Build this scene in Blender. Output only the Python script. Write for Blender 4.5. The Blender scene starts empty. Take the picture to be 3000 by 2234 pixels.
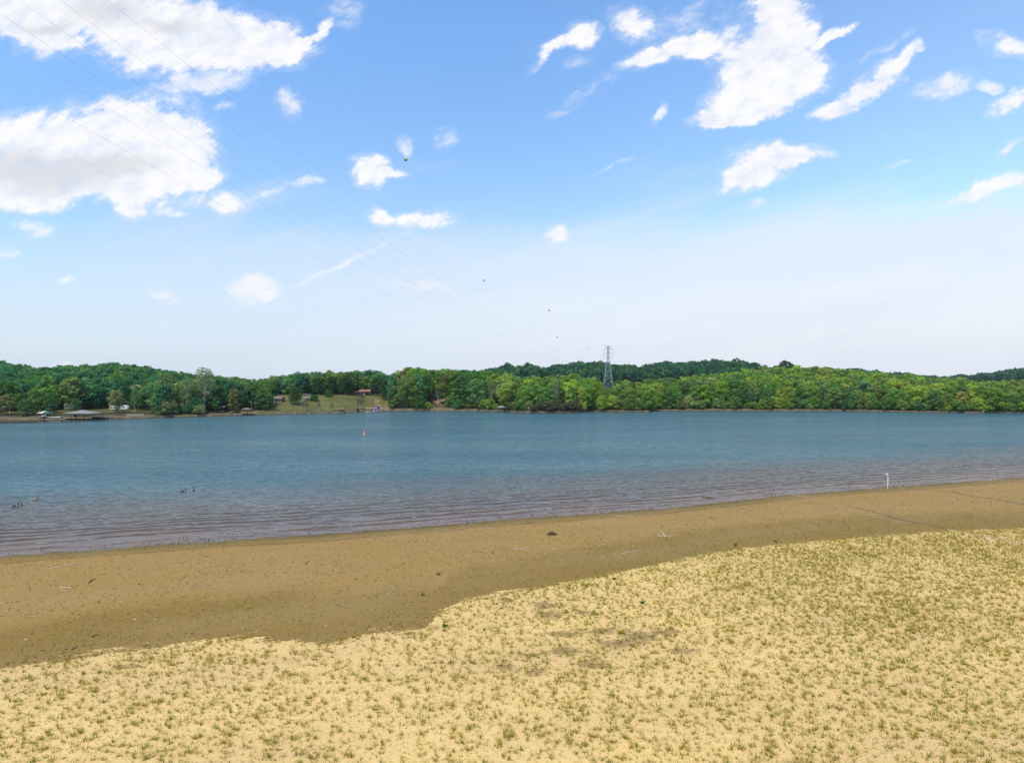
import bpy, math, random
import numpy as np
from mathutils import Vector, Matrix

random.seed(7)
RNG = np.random.default_rng(11)
scene = bpy.context.scene
COL = scene.collection
F, XC, YH, H = 2080.0, 1500.0, 1125.0, 16.0      # focal length in photo pixels, centre column, horizon row, drone height
R = math.radians

# ------------------------------------------------------------------ helpers
def vnoise(x, y, scale, seed):
    x = np.asarray(x, float) / scale; y = np.asarray(y, float) / scale
    xi = np.floor(x).astype(np.int64); yi = np.floor(y).astype(np.int64)
    fx = x - xi; fy = y - yi
    fx = fx * fx * (3 - 2 * fx); fy = fy * fy * (3 - 2 * fy)
    def h(a, b):
        n = (a * 374761393 + b * 668265263 + seed * 974634777) & 0xFFFFFFFF
        n = ((n ^ (n >> 13)) * 1274126177) & 0xFFFFFFFF
        return ((n ^ (n >> 16)) & 0xFFFF) / 65535.0
    return (h(xi, yi) * (1 - fx) + h(xi + 1, yi) * fx) * (1 - fy) + (h(xi, yi + 1) * (1 - fx) + h(xi + 1, yi + 1) * fx) * fy

def fbm(x, y, scale, seed, n=4):
    s = 0; a = 1; t = 0
    for i in range(n):
        s = s + a * vnoise(x, y, scale / 2 ** i, seed + i); t += a; a *= .5
    return s / t

def sstep(a, b, x):
    t = np.clip((x - a) / (b - a), 0, 1)
    return t * t * (3 - 2 * t)

def tag(o, label=None, cat=None, group=None, kind=None):
    if label: o['label'] = label
    if cat: o['category'] = cat
    if group: o['group'] = group
    if kind: o['kind'] = kind
    return o

def mesh_np(name, verts, loops, counts, mat=None, smooth=False):
    me = bpy.data.meshes.new(name)
    verts = np.asarray(verts, np.float32)
    loops = np.asarray(loops, np.int32).ravel()
    counts = np.asarray(counts, np.int32)
    me.vertices.add(len(verts)); me.vertices.foreach_set('co', verts.ravel())
    me.loops.add(len(loops)); me.loops.foreach_set('vertex_index', loops)
    me.polygons.add(len(counts))
    st = np.zeros(len(counts), np.int32); st[1:] = np.cumsum(counts)[:-1]
    me.polygons.foreach_set('loop_start', st)
    try: me.polygons.foreach_set('loop_total', counts)
    except Exception: pass
    if smooth: me.polygons.foreach_set('use_smooth', np.ones(len(counts), bool))
    me.update(calc_edges=True)
    if mat: me.materials.append(mat)
    return me

def link(name, me, parent=None):
    o = bpy.data.objects.new(name, me); COL.objects.link(o)
    if parent: o.parent = parent
    return o

def empty(name, loc, rz=0, scale=1):
    o = bpy.data.objects.new(name, None); COL.objects.link(o)
    o.location = loc; o.rotation_euler = (0, 0, rz); o.scale = (scale,) * 3
    o.empty_display_size = .2
    return o

def copy_tree(o, parent=None):
    c = o.copy(); COL.objects.link(c); c.parent = parent
    for ch in list(o.children): copy_tree(ch, c)
    return c

class MB:
    """collects boxes, bars, tubes and polygons of one part"""
    def __init__(s): s.v = []; s.f = []; s.m = []; s.mi = 0
    def add(s, vs, fs):
        b = len(s.v); s.v += [tuple(v) for v in vs]
        for f in fs: s.f.append([b + i for i in f]); s.m.append(s.mi)
        return s
    def box(s, c, d, rz=0):
        x, y, z = [k / 2 for k in d]
        ca, sa = math.cos(rz), math.sin(rz)
        vs = []
        for (a, b, e) in ((-1,-1,-1),(1,-1,-1),(1,1,-1),(-1,1,-1),(-1,-1,1),(1,-1,1),(1,1,1),(-1,1,1)):
            px, py = a * x, b * y
            vs.append((c[0] + px * ca - py * sa, c[1] + px * sa + py * ca, c[2] + e * z))
        return s.add(vs, [(0,3,2,1),(4,5,6,7),(0,1,5,4),(1,2,6,5),(2,3,7,6),(3,0,4,7)])
    def tube(s, pts, rad, n=6):
        pts = [Vector(p) for p in pts]
        if not hasattr(rad, '__len__'): rad = [rad] * len(pts)
        rings = []
        for i, p in enumerate(pts):
            d = (pts[min(i + 1, len(pts) - 1)] - pts[max(i - 1, 0)])
            if d.length < 1e-9: d = Vector((0, 0, 1))
            d.normalize()
            up = Vector((0, 0, 1)) if abs(d.z) < .9 else Vector((0, 1, 0))
            a = d.cross(up).normalized(); b = a.cross(d).normalized()
            rings.append([p + (a * math.cos(2 * math.pi * k / n) + b * math.sin(2 * math.pi * k / n)) * rad[i] for k in range(n)])
        b0 = len(s.v)
        for r in rings: s.v += [tuple(q) for q in r]
        for i in range(len(rings) - 1):
            for k in range(n):
                k2 = (k + 1) % n
                s.f.append([b0 + i * n + k, b0 + i * n + k2, b0 + (i + 1) * n + k2, b0 + (i + 1) * n + k]); s.m.append(s.mi)
        s.f.append([b0 + k for k in range(n)][::-1]); s.m.append(s.mi)
        s.f.append([b0 + (len(rings) - 1) * n + k for k in range(n)]); s.m.append(s.mi)
        return s
    def lathe(s, prof, n=16, c=(0, 0, 0)):
        b0 = len(s.v)
        for (r, z) in prof:
            for k in range(n):
                a = 2 * math.pi * k / n
                s.v.append((c[0] + r * math.cos(a), c[1] + r * math.sin(a), c[2] + z))
        for i in range(len(prof) - 1):
            for k in range(n):
                k2 = (k + 1) % n
                s.f.append([b0 + i * n + k, b0 + i * n + k2, b0 + (i + 1) * n + k2, b0 + (i + 1) * n + k]); s.m.append(s.mi)
        return s
    def loft(s, rings):
        """rings: list of equal-length point lists"""
        b0 = len(s.v); n = len(rings[0])
        for r in rings: s.v += [tuple(q) for q in r]
        for i in range(len(rings) - 1):
            for k in range(n):
                k2 = (k + 1) % n
                s.f.append([b0 + i * n + k, b0 + i * n + k2, b0 + (i + 1) * n + k2, b0 + (i + 1) * n + k]); s.m.append(s.mi)
        s.f.append([b0 + k for k in range(n)][::-1]); s.m.append(s.mi)
        s.f.append([b0 + (len(rings) - 1) * n + k for k in range(n)]); s.m.append(s.mi)
        return s
    def build(s, name, mat, parent=None, smooth=False):
        me = bpy.data.meshes.new(name)
        me.from_pydata(s.v, [], s.f); me.update()
        for m in (mat if isinstance(mat, (list, tuple)) else [mat]): me.materials.append(m)
        me.polygons.foreach_set('material_index', s.m)
        if smooth: me.polygons.foreach_set('use_smooth', [True] * len(s.f))
        return link(name, me, parent)

# ------------------------------------------------------------------ node helpers
class NT:
    def __init__(s, tree): s.t = tree; s.n = tree.nodes; s.l = tree.links
    def node(s, typ, **kw):
        n = s.n.new(typ)
        for k, v in kw.items():
            if k.startswith('_'): continue
            setattr(n, k, v)
        return n
    def put(s, sock, v):
        if isinstance(v, bpy.types.NodeSocket): s.l.new(v, sock)
        elif v is not None: sock.default_value = v
    def math(s, op, a, b=None, c=None, clamp=False):
        n = s.node('ShaderNodeMath', operation=op, use_clamp=clamp)
        s.put(n.inputs[0], a)
        if b is not None: s.put(n.inputs[1], b)
        if c is not None: s.put(n.inputs[2], c)
        return n.outputs[0]
    def vmath(s, op, a, b=None, scale=None):
        n = s.node('ShaderNodeVectorMath', operation=op)
        s.put(n.inputs[0], a)
        if b is not None: s.put(n.inputs[1], b)
        if scale is not None: s.put(n.inputs['Scale'], scale)
        return n.outputs['Value'] if op in ('LENGTH', 'DOT_PRODUCT', 'DISTANCE') else n.outputs['Vector']
    def noise(s, vec, scale, detail=3, rough=.55, dist=0, col=False):
        n = s.node('ShaderNodeTexNoise'); n.inputs['Scale'].default_value = scale
        n.inputs['Detail'].default_value = detail; n.inputs['Roughness'].default_value = rough
        n.inputs['Distortion'].default_value = dist
        if vec is not None: s.l.new(vec, n.inputs['Vector'])
        return n.outputs['Color' if col else 'Fac']
    def rng(s, v, a, b, c=0, d=1, smooth=True):
        n = s.node('ShaderNodeMapRange', interpolation_type='SMOOTHSTEP' if smooth else 'LINEAR')
        s.put(n.inputs[0], v); s.put(n.inputs[1], a); s.put(n.inputs[2], b); s.put(n.inputs[3], c); s.put(n.inputs[4], d)
        return n.outputs[0]
    def mix(s, f, a, b, blend='MIX'):
        n = s.node('ShaderNodeMix', data_type='RGBA', blend_type=blend)
        s.put(n.inputs[0], f)
        for sock, v in ((n.inputs[6], a), (n.inputs[7], b)):
            s.put(sock, (*v, 1) if isinstance(v, tuple) and len(v) == 3 else v)
        return n.outputs[2]
    def attr(s, name, typ='GEOMETRY'):
        n = s.node('ShaderNodeAttribute', attribute_name=name, attribute_type=typ)
        return n
    def scaled(s, vec, sc):
        n = s.node('ShaderNodeMapping'); s.l.new(vec, n.inputs[0]); n.inputs['Scale'].default_value = sc
        return n.outputs[0]
    def rotscaled(s, vec, sc, rz):
        n = s.node('ShaderNodeMapping', vector_type='POINT'); s.l.new(vec, n.inputs[0])
        n.inputs['Rotation'].default_value = (0, 0, rz)
        return s.scaled(n.outputs[0], sc)
    def pos(s): return s.node('ShaderNodeNewGeometry').outputs['Position']
    def bump(s, h, strength, dist, normal=None):
        n = s.node('ShaderNodeBump'); s.put(n.inputs['Strength'], strength); s.put(n.inputs['Distance'], dist)
        s.l.new(h, n.inputs['Height'])
        if normal is not None: s.l.new(normal, n.inputs['Normal'])
        return n.outputs[0]

def new_mat(name):
    m = bpy.data.materials.new(name); m.use_nodes = True
    t = NT(m.node_tree); t.n.clear()
    out = t.node('ShaderNodeOutputMaterial')
    return m, t, out

def simple(name, col, rough=.75, metal=0, var=.25, scale=3.0, spec=.3, stretch=(1, 1, 1)):
    m, t, out = new_mat(name)
    b = t.node('ShaderNodeBsdfPrincipled'); t.l.new(b.outputs[0], out.inputs[0])
    tc = t.node('ShaderNodeTexCoord').outputs['Object']
    n = t.noise(t.scaled(tc, stretch), scale, 4)
    dark = tuple(c * (1 - var) for c in col); lite = tuple(min(1, c * (1 + var)) for c in col)
    t.l.new(t.mix(n, dark, lite), b.inputs['Base Color'])
    b.inputs['Roughness'].default_value = rough; b.inputs['Metallic'].default_value = metal
    b.inputs['Specular IOR Level'].default_value = spec
    return m

# ------------------------------------------------------------------ the lie of the land
SX = [-200, -47.7, -29, -15.5, -.5, 20.3, 41.4, 58.8, 88, 300]
SY = [20, 66.2, 73.1, 77.4, 84, 91.7, 103.4, 110.2, 122, 205]
def near_d(X, Y):                       # metres lakeward of the near shoreline (negative on the beach)
    return (Y - np.interp(X, SX, SY)) * .92
PXS = [-1500, 0, 200, 300, 450, 700, 900, 1000, 1130, 1400, 1530, 1560, 1700, 1720, 1900, 1915, 2300, 2500, 2600, 2830, 3000, 4500]
YSH = [255, 320, 323, 330, 345, 370, 391, 400, 432, 427, 410, 403, 406, 420, 415, 432, 432, 427, 416, 401, 401, 380]
FPX = [-1500, 0, 50, 100, 200, 330, 420, 530, 600, 680, 740, 780, 850, 950, 1030, 1110, 1145, 1170, 1210, 1330, 1400, 1440, 1500, 1600, 1650, 1750, 1850, 1960, 2050, 2150, 2250, 2320, 2400, 2500, 2600, 2700, 2750, 2850, 3000, 4500]
FPY = [1060, 1068, 1070, 1084, 1077, 1068, 1080, 1097, 1104, 1112, 1120, 1117, 1106, 1098, 1091, 1097, 1103, 1092, 1083, 1088, 1098, 1096, 1107, 1110, 1104, 1115, 1124, 1120, 1109, 1095, 1081, 1079, 1081, 1088, 1097, 1108, 1114, 1119, 1123, 1120]
DPX = [-1500, 0, 740, 1100, 1150, 1400, 2050, 2150, 2250, 2600, 3000, 4500]
DFY = [650, 690, 660, 620, 500, 495, 505, 580, 670, 680, 620, 600]
BPX = [-1500, 900, 1200, 1300, 1400, 1430, 1480, 1540, 1590, 1598, 1612, 1700, 1750, 1850, 1872, 1900, 1960, 2010, 2080, 2150, 2200, 2300, 2400, 2500, 2600, 2700, 2760, 2790, 2850, 2900, 2950, 3000, 3200, 4500]
BPY = [1120, 1118, 1100, 1092, 1090, 1084, 1077, 1071, 1080, 1088, 1072, 1068, 1066, 1072, 1080, 1070, 1066, 1066, 1059, 1061, 1070, 1080, 1083, 1087, 1094, 1104, 1110, 1106, 1100, 1095, 1088, 1082, 1072, 1080]
BDX = [-1500, 2500, 2640, 2720, 4500]
BDY = [1220, 1220, 1260, 1700, 1750]
TREE_H = 13.0
def pcol(X, Y): return np.clip(XC + F * X / np.maximum(Y, 1), -1400, 4400)
def far_t(X, Y): return Y - np.interp(pcol(X, Y), PXS, YSH)
def ground_z(X, Y):
    X = np.asarray(X, float); Y = np.asarray(Y, float)
    d = near_d(X, Y)
    land = .85 * (1 - np.exp(-np.maximum(-d, 0) / 32.0)) + .004 * np.maximum(-d, 0)
    land = land + (fbm(X, Y, 9, 3) - .5) * .16 * np.clip(-d / 6, .15, 1) + (fbm(X, Y, 1.6, 9, 3) - .5) * .05
    bed = np.maximum(-.032 * np.maximum(d, 0), -3.2) + (fbm(X, Y, 2.2, 9, 3) - .5) * .05
    z = np.where(d < 0, land, bed)
    px = pcol(X, Y); t = far_t(X, Y)
    df = np.interp(px, DPX, DFY); ys = np.interp(px, PXS, YSH)
    top = H + (YH - np.interp(px, FPX, FPY)) / F * df - TREE_H
    top = np.maximum(top, 2.4)
    clr = sstep(785, 815, px) * (1 - sstep(1120, 1150, px))
    e = np.clip(t / np.maximum(df - ys, 1), 0, 1)
    bank = .5 * sstep(0, 3.5, t) + .8 * sstep(3, 11, t)
    zf = bank + (top - 1.3) * (e * (1.6 - .6 * e))
    hillz = .5 * sstep(0, 3.5, t) + .4 * sstep(3, 8, t) + 8.3 * sstep(2, 58, t) + (np.maximum(top, 9.4) - 9.2) * sstep(50, 220, t)
    zf = zf * (1 - clr) + hillz * clr
    bd = np.interp(px, BDX, BDY)
    btop = H + (YH - np.interp(px, BPX, BPY)) / F * bd - TREE_H * .95
    valley = 6.0
    e2 = sstep(0, 160, Y - df)
    e3 = np.clip((Y - df - 160) / np.maximum(bd - df - 160, 1), 0, 1)
    zb = zf * (1 - e2) + valley * e2
    zb = zb + (btop - valley) * (e3 ** 1.1)
    zb = zb - 25 * sstep(0, 500, Y - bd)
    zfar = np.where(Y < df, zf, zb) + (fbm(X, Y, 40, 21) - .5) * 2.0 * sstep(20, 90, t) * (1 - clr)
    zfar = zfar + (fbm(X, Y, 3, 31, 2) - .5) * .12
    bedfar = np.maximum(t * .09, -3.2)
    z = np.where(t > 0, zfar, np.where(t > -60, np.minimum(z, bedfar) if True else z, z))
    return z

def P(px, py, z=None):
    """the point of the ground (or of level z) seen at a photo pixel"""
    dx, dz = (px - XC) / F, (YH - py) / F
    if z is not None:
        Y = (z - H) / dz
        return Vector((dx * Y, Y, z))
    Y = 25.0
    lo = None
    while Y < 2500:
        if H + dz * Y <= float(ground_z(dx * Y, Y)): break
        lo = Y; Y *= 1.004; Y += .05
    if lo is None: lo = Y - 1
    hi = Y
    for _ in range(30):
        m = (lo + hi) / 2
        if H + dz * m <= float(ground_z(dx * m, m)): hi = m
        else: lo = m
    return Vector((dx * hi, hi, float(ground_z(dx * hi, hi))))
def PW(px, py):
    p = P(px, py)
    return p if p.z > 0 else P(px, py, 0.0)
def at(px, Y, dz=0):
    X = (px - XC) / F * Y
    return Vector((X, Y, float(ground_z(X, Y)) + dz))

# dry sand edge, in photo pixels
DRY = [(-900, 2140), (0, 1962), (135, 1938), (270, 1917), (540, 1886), (730, 1864), (800, 1876), (946, 1880), (1082, 1853), (1215, 1855), (1262, 1838), (1272, 1800), (1352, 1758), (1622, 1711), (1893, 1657), (2028, 1627), (2163, 1605), (2434, 1579), (2704, 1559), (2839, 1551), (3000, 1546), (3900, 1520)]
dpts = [P(a, b) for a, b in DRY]
DX = [p.x for p in dpts]; DYY = [p.y for p in dpts]
for i in range(1, len(DX)):
    if DX[i] <= DX[i - 1]: DX[i] = DX[i - 1] + .05
def dry_s(X, Y): return (np.interp(X, DX, DYY) - Y) * .9      # positive on the dry side
DAMP = [(1487, 1756, .9, .9), (1594, 1772, 1.2, 1.5), (1612, 1800, 1.2, 1.3), (1705, 1792, 1.0, .7), (1655, 1855, 1.7, .9), (1762, 1846, 1.6, .9), (1815, 1883, 2.0, 1.1),
        (1870, 1862, 1.6, 1.6), (1480, 1952, .9, .7), (1570, 1966, 1.0, .9), (1650, 1905, 1.2, 1.0), (1740, 1945, 1.2, 1.0), (1950, 1850, 1.4, 1.0), (380, 1950, 1.6, .5), (2000, 1905, 1.3, .8), (1560, 1915, 1.2, .5)]
def damp_f(X, Y):
    r = np.zeros_like(np.asarray(X, float))
    for a, b, rx, ry in DAMP:
        p = P(a, b)
        q = np.sqrt(((X - p.x) / rx) ** 2 + ((Y - p.y) / ry) ** 2)
        r = np.maximum(r, np.clip(1.25 - q * .75, 0, 1))
    return r

def axis(parts):
    o = []
    for a, b, st in parts:
        n = max(1, int(round((b - a) / st))); o += list(np.linspace(a, b, n, endpoint=False))
    o.append(parts[-1][1])
    return np.array(o)
def grid(xs, ys):
    X, Y = np.meshgrid(xs, ys)
    nx, ny = len(xs), len(ys)
    i = np.arange((ny - 1) * (nx - 1)); r = i // (nx - 1); c = i % (nx - 1)
    a = r * nx + c
    loops = np.stack([a, a + 1, a + 1 + nx, a + nx], 1)
    return X.ravel(), Y.ravel(), loops
def set_attr(me, name, v):
    a = me.attributes.new(name, 'FLOAT', 'POINT'); a.data.foreach_set('value', np.asarray(v, np.float32))

# ------------------------------------------------------------------ materials of the setting
def make_ground_mat():
    m, t, out = new_mat('ground_sand')
    b = t.node('ShaderNodeBsdfPrincipled'); t.l.new(b.outputs[0], out.inputs[0])
    p = t.pos()
    dry = t.attr('dry').outputs['Fac']; damp = t.attr('damp').outputs['Fac']; sh = t.attr('shore').outputs['Fac']
    rot = t.rotscaled(p, (1, 1, 1), R(-22))
    st = t.scaled(rot, (.45, 1.3, 1))                      # streaks that run along the shore
    n1 = t.noise(st, .9, 5, .6); n2 = t.noise(p, 5.0, 5, .65); n3 = t.noise(p, 28, 3, .6); nb = t.noise(st, .12, 3)
    # dry edge
    sx_ = t.node('ShaderNodeSeparateXYZ'); t.l.new(p, sx_.inputs[0]); ek = t.rng(sx_.outputs[0], -6, 8, 1.0, .35)
    e = t.math('ADD', dry, t.math('MULTIPLY', t.math('MULTIPLY', t.math('SUBTRACT', n1, .5), 5.0), ek))
    e = t.math('ADD', e, t.math('MULTIPLY', t.math('MULTIPLY', t.math('SUBTRACT', n2, .5), 4.0), ek))
    md = t.rng(e, -.25, .45)
    # damp patches inside the dry sand
    fx = t.noise(t.scaled(rot, (1.6, 4.5, 1)), 1.0, 5, .65)
    fx2 = t.noise(t.scaled(rot, (3.5, 9, 1)), 1.0, 4, .7)
    dd = t.math('SUBTRACT', t.math('MULTIPLY', damp, .62), t.math('ADD', t.math('MULTIPLY', fx, .8), t.math('MULTIPLY', fx2, .5)))
    mdamp = t.rng(dd, -.24, -.10)
    fleck = t.rng(t.noise(t.scaled(rot, (.5, 1.8, 1)), 1.3, 5, .7), .60, .68)
    fleck = t.math('MULTIPLY', fleck, t.rng(dry, 12, 1.0))
    mdamp = t.math('MAXIMUM', mdamp, t.math('MULTIPLY', fleck, .8))
    md = t.math('MULTIPLY', md, t.math('SUBTRACT', 1, t.math('MULTIPLY', mdamp, .95)))
    dryc = t.mix(t.rng(n2, .3, .7), (.57, .375, .135), (.70, .475, .190))
    dryc = t.mix(t.rng(nb, .35, .7, 0, .5), dryc, (.50, .325, .145))
    dryc = t.mix(t.rng(n3, .38, .62, .16, 0), dryc, (.30, .22, .09))
    # wet side: pale tan bar in the middle, olive strips by the dry edge and by the water
    wet = t.mix(t.rng(n2, .3, .72), (.240, .140, .033), (.320, .190, .049))
    olive = t.mix(t.rng(n2, .3, .72), (.165, .099, .018), (.232, .142, .027))
    w1 = t.rng(t.math('ADD', dry, t.math('MULTIPLY', n1, 5)), -9.5, -4.5)     # near the dry edge
    wet = t.mix(t.math('MULTIPLY', w1, .85), wet, olive)
    w2 = t.rng(t.math('ADD', sh, t.math('MULTIPLY', t.math('SUBTRACT', n1, .5), 2.4)), -4.8, -1.8)
    wet = t.mix(t.math('MULTIPLY', w2, .85), wet, (.165, .105, .020))
    w3 = t.rng(t.math('ADD', sh, t.math('MULTIPLY', t.math('SUBTRACT', n1, .5), 3.0)), -2.0, -.3)
    wet = t.mix(t.math('MULTIPLY', w3, .8), wet, (.085, .058, .018))
    # wrack line
    wl = t.math('ABSOLUTE', t.math('ADD', t.math('ADD', sh, 3.4), t.math('MULTIPLY', t.math('SUBTRACT', t.noise(p, .16, 3), .5), 3.2)))
    wm = t.math('MULTIPLY', t.rng(wl, .34, .06), t.rng(n2, .42, .56))
    wet = t.mix(t.math('MULTIPLY', wm, .85), wet, (.055, .034, .015))
    sp = t.rng(t.noise(t.scaled(rot, (2.2, 4.5, 1)), 1.4, 4, .7), .57, .66)
    wet = t.mix(t.math('MULTIPLY', sp, .5), wet, (.085, .062, .028))
    wet = t.mix(t.rng(nb, .35, .7, 0, .3), wet, (.29, .19, .085))
    under = t.rng(sh, 0, .6)
    wet = t.mix(under, wet, (.20, .115, .062))
    wet = t.mix(t.math('MULTIPLY', mdamp, t.rng(dry, 0, .6)), wet, t.mix(t.rng(n2, .3, .7), (.25, .150, .062), (.34, .215, .095)))
    col = t.mix(md, wet, dryc)
    # far bank
    spx = t.node('ShaderNodeSeparateXYZ'); t.l.new(p, spx.inputs[0]); farb = t.rng(spx.outputs[1], 200, 240)
    col = t.mix(farb, col, t.mix(t.rng(t.noise(p, .5, 5, .7), .35, .7), (.085, .065, .032), (.180, .138, .078)))
    g = t.attr('grass').outputs['Fac']; cl = t.attr('clay').outputs['Fac']; fl = t.attr('forest').outputs['Fac']
    nf = t.noise(p, .09, 5, .6); nf2 = t.noise(p, .8, 4, .6)
    gc = t.mix(t.rng(nf, .35, .65), (.085, .085, .020), (.150, .130, .036))
    gc = t.mix(t.rng(nf2, .35, .7, 0, .5), gc, (.055, .070, .018))
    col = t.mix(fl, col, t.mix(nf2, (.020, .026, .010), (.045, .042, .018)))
    col = t.mix(t.rng(t.math('ADD', g, t.math('MULTIPLY', t.math('SUBTRACT', nf2, .5), .5)), .35, .65), col, gc)
    col = t.mix(t.rng(t.math('ADD', cl, t.math('MULTIPLY', t.math('SUBTRACT', nf2, .5), .8)), .4, .7), col, (.24, .14, .065))
    t.l.new(col, b.inputs['Base Color'])
    rr = t.mix(md, (.62, .62, .62), (.95, .95, .95)); t.l.new(t.rng(md, 0, 1, .62, .95, False), b.inputs['Roughness'])
    b.inputs['Specular IOR Level'].default_value = .08
    hgt = t.math('ADD', t.math('MULTIPLY', n2, .6), t.math('MULTIPLY', n3, .5))
    t.l.new(t.bump(hgt, .55, .06), b.inputs['Normal'])
    return m

def make_water_mat():
    m, t, out = new_mat('lake_water')
    p = t.pos()
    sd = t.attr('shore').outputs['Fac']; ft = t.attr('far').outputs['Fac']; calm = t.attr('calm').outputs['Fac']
    flat = t.scaled(p, (1, 1, 0))
    # wind ripples, stretched a little across the wind
    r1 = t.rotscaled(flat, (.8, 2.1, 1), R(-6)); r2 = t.rotscaled(flat, (.6, 1.5, 1), R(8))
    a = t.noise(t.rotscaled(flat, (.9, 1.5, 1), R(-8)), .85, 1.5, .4, .4); c = t.noise(t.rotscaled(flat, (.5, .9, 1), R(6)), .42, 1, .4, .3); e = t.noise(r1, 2.2, 2, .5)
    h = t.math('ADD', t.math('MULTIPLY', a, .50), t.math('MULTIPLY', c, .80))
    h = t.math('ADD', h, t.math('MULTIPLY', e, .05))
    gust = t.rng(t.noise(t.scaled(flat, (.006, .03, 1)), 1.0, 4, .6), .3, .7, .55, 1.15)
    amp = t.math('MULTIPLY', gust, t.rng(sd, 0, 34, .20, 1))
    amp = t.math('MULTIPLY', amp, t.math('SUBTRACT', 1, t.math('MULTIPLY', calm, .96)))
    h = t.math('MULTIPLY', h, amp)
    # small swells that run up the beach, parallel with it
    wob = t.math('MULTIPLY', t.noise(t.rotscaled(flat, (.35, 1, 1), R(-22)), .10, 3), 9.0)
    ph = t.math('ADD', sd, wob)
    per = t.math('MULTIPLY', ph, 2 * math.pi / 2.6)
    s = t.math('ADD', t.math('MULTIPLY', t.math('SINE', per), .5), .5)
    s = t.math('POWER', s, 6.0)
    brk = t.rng(t.noise(t.rotscaled(flat, (.12, .6, 1), R(-22)), 1.0, 2), .32, .6, .25, 1)
    env = t.math('MULTIPLY', t.rng(sd, .5, 4), t.rng(sd, 30, 12))
    sw = t.math('MULTIPLY', t.math('MULTIPLY', s, env), brk)
    h = t.math('ADD', h, t.math('MULTIPLY', sw, .14))
    nrm = t.bump(h, 1.0, .62); nrf = t.bump(h, 1.0, 1.3)
    gl = t.node('ShaderNodeBsdfGlossy'); gl.inputs['Color'].default_value = (.86, .87, .87, 1)
    t.put(gl.inputs['Roughness'], t.rng(calm, 0, 1, .09, .008, False)); t.l.new(nrm, gl.inputs['Normal'])
    # body of the water: cloudy, thin over the shelf so that the bed shows
    turb = t.node('ShaderNodeBsdfDiffuse')
    fo = t.math('MULTIPLY', t.rng(s, .80, .95), t.math('MULTIPLY', t.rng(sd, 2.6, 3.4), t.rng(sd, 7.5, 5.5)))
    fo = t.math('MULTIPLY', fo, t.rng(t.noise(t.rotscaled(flat, (.5, 2, 1), R(-22)), 1.1, 4, .7), .55, .66, 0, .75))
    wn = t.noise(t.scaled(flat, (.01, .035, 1)), 1.0, 4)
    deep = t.mix(t.rng(wn, .3, .7), (.046, .106, .126), (.060, .132, .150))
    shelf = t.rng(t.math('ADD', sd, t.math('MULTIPLY', wn, 14)), 12, 62)
    bodyc = t.mix(shelf, (.104, .074, .054), deep)
    bodyc = t.mix(t.math('MULTIPLY', calm, .9), bodyc, (.016, .026, .020))  # calm strip: dark reflection of the bank painted into the body colour
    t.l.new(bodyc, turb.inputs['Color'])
    tr = t.node('ShaderNodeBsdfTransparent'); tr.inputs['Color'].default_value = (.90, .86, .84, 1)
    opq = t.rng(sd, -1, 22, .18, 1, True)
    mx = t.node('ShaderNodeMixShader'); t.l.new(opq, mx.inputs[0]); t.l.new(tr.outputs[0], mx.inputs[1]); t.l.new(turb.outputs[0], mx.inputs[2])
    fr = t.node('ShaderNodeFresnel'); fr.inputs['IOR'].default_value = 1.33; t.l.new(nrf, fr.inputs['Normal'])
    f2 = t.math('MULTIPLY', fr.outputs[0], .80, clamp=True)
    f2 = t.math('MINIMUM', f2, t.math('ADD', t.rng(sd, 0, 60, .29, .64, False), t.math('MULTIPLY', calm, .3)))
    mz = t.node('ShaderNodeMixShader'); t.l.new(f2, mz.inputs[0]); t.l.new(mx.outputs[0], mz.inputs[1]); t.l.new(gl.outputs[0], mz.inputs[2])
    fd = t.node('ShaderNodeBsdfDiffuse'); fd.inputs['Color'].default_value = (.75, .68, .58, 1)
    mf = t.node('ShaderNodeMixShader'); t.l.new(fo, mf.inputs[0]); t.l.new(mz.outputs[0], mf.inputs[1]); t.l.new(fd.outputs[0], mf.inputs[2])
    t.l.new(mf.outputs[0], out.inputs[0])
    return m

def make_leaf_mat(name, attr=False):
    m, t, out = new_mat(name)
    if attr: c = t.attr('tint').outputs['Color']
    else: c = t.node('ShaderNodeObjectInfo').outputs['Color']
    p = t.pos()
    n = t.noise(p, .35, 3, .6); n2 = t.noise(p, 2.3, 3, .6)
    k = t.math('ADD', t.rng(n, .25, .75, .62, 1.25, False), t.rng(n2, .25, .75, -.25, .3, False))
    c = t.vmath('SCALE', c, scale=k)
    warm = t.mix(t.rng(n2, .5, .8, 0, .35), c, t.mix(.5, c, (.14, .15, .03)))
    d = t.node('ShaderNodeBsdfDiffuse'); t.l.new(warm, d.inputs[0])
    tl = t.node('ShaderNodeBsdfTranslucent'); t.l.new(t.vmath('MULTIPLY', warm, (1.1, 1.25, .5)), tl.inputs[0])
    mx = t.node('ShaderNodeMixShader'); mx.inputs[0].default_value = .36
    t.l.new(d.outputs[0], mx.inputs[1]); t.l.new(tl.outputs[0], mx.inputs[2])
    t.l.new(mx.outputs[0], out.inputs[0])
    return m

def make_grass_mat():
    m, t, out = new_mat('grass_blades')
    c = t.attr('tint').outputs['Color']
    d = t.node('ShaderNodeBsdfDiffuse'); t.l.new(c, d.inputs[0])
    tl = t.node('ShaderNodeBsdfTranslucent'); t.l.new(c, tl.inputs[0])
    mx = t.node('ShaderNodeMixShader'); mx.inputs[0].default_value = .25
    t.l.new(d.outputs[0], mx.inputs[1]); t.l.new(tl.outputs[0], mx.inputs[2]); t.l.new(mx.outputs[0], out.inputs[0])
    return m

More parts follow.
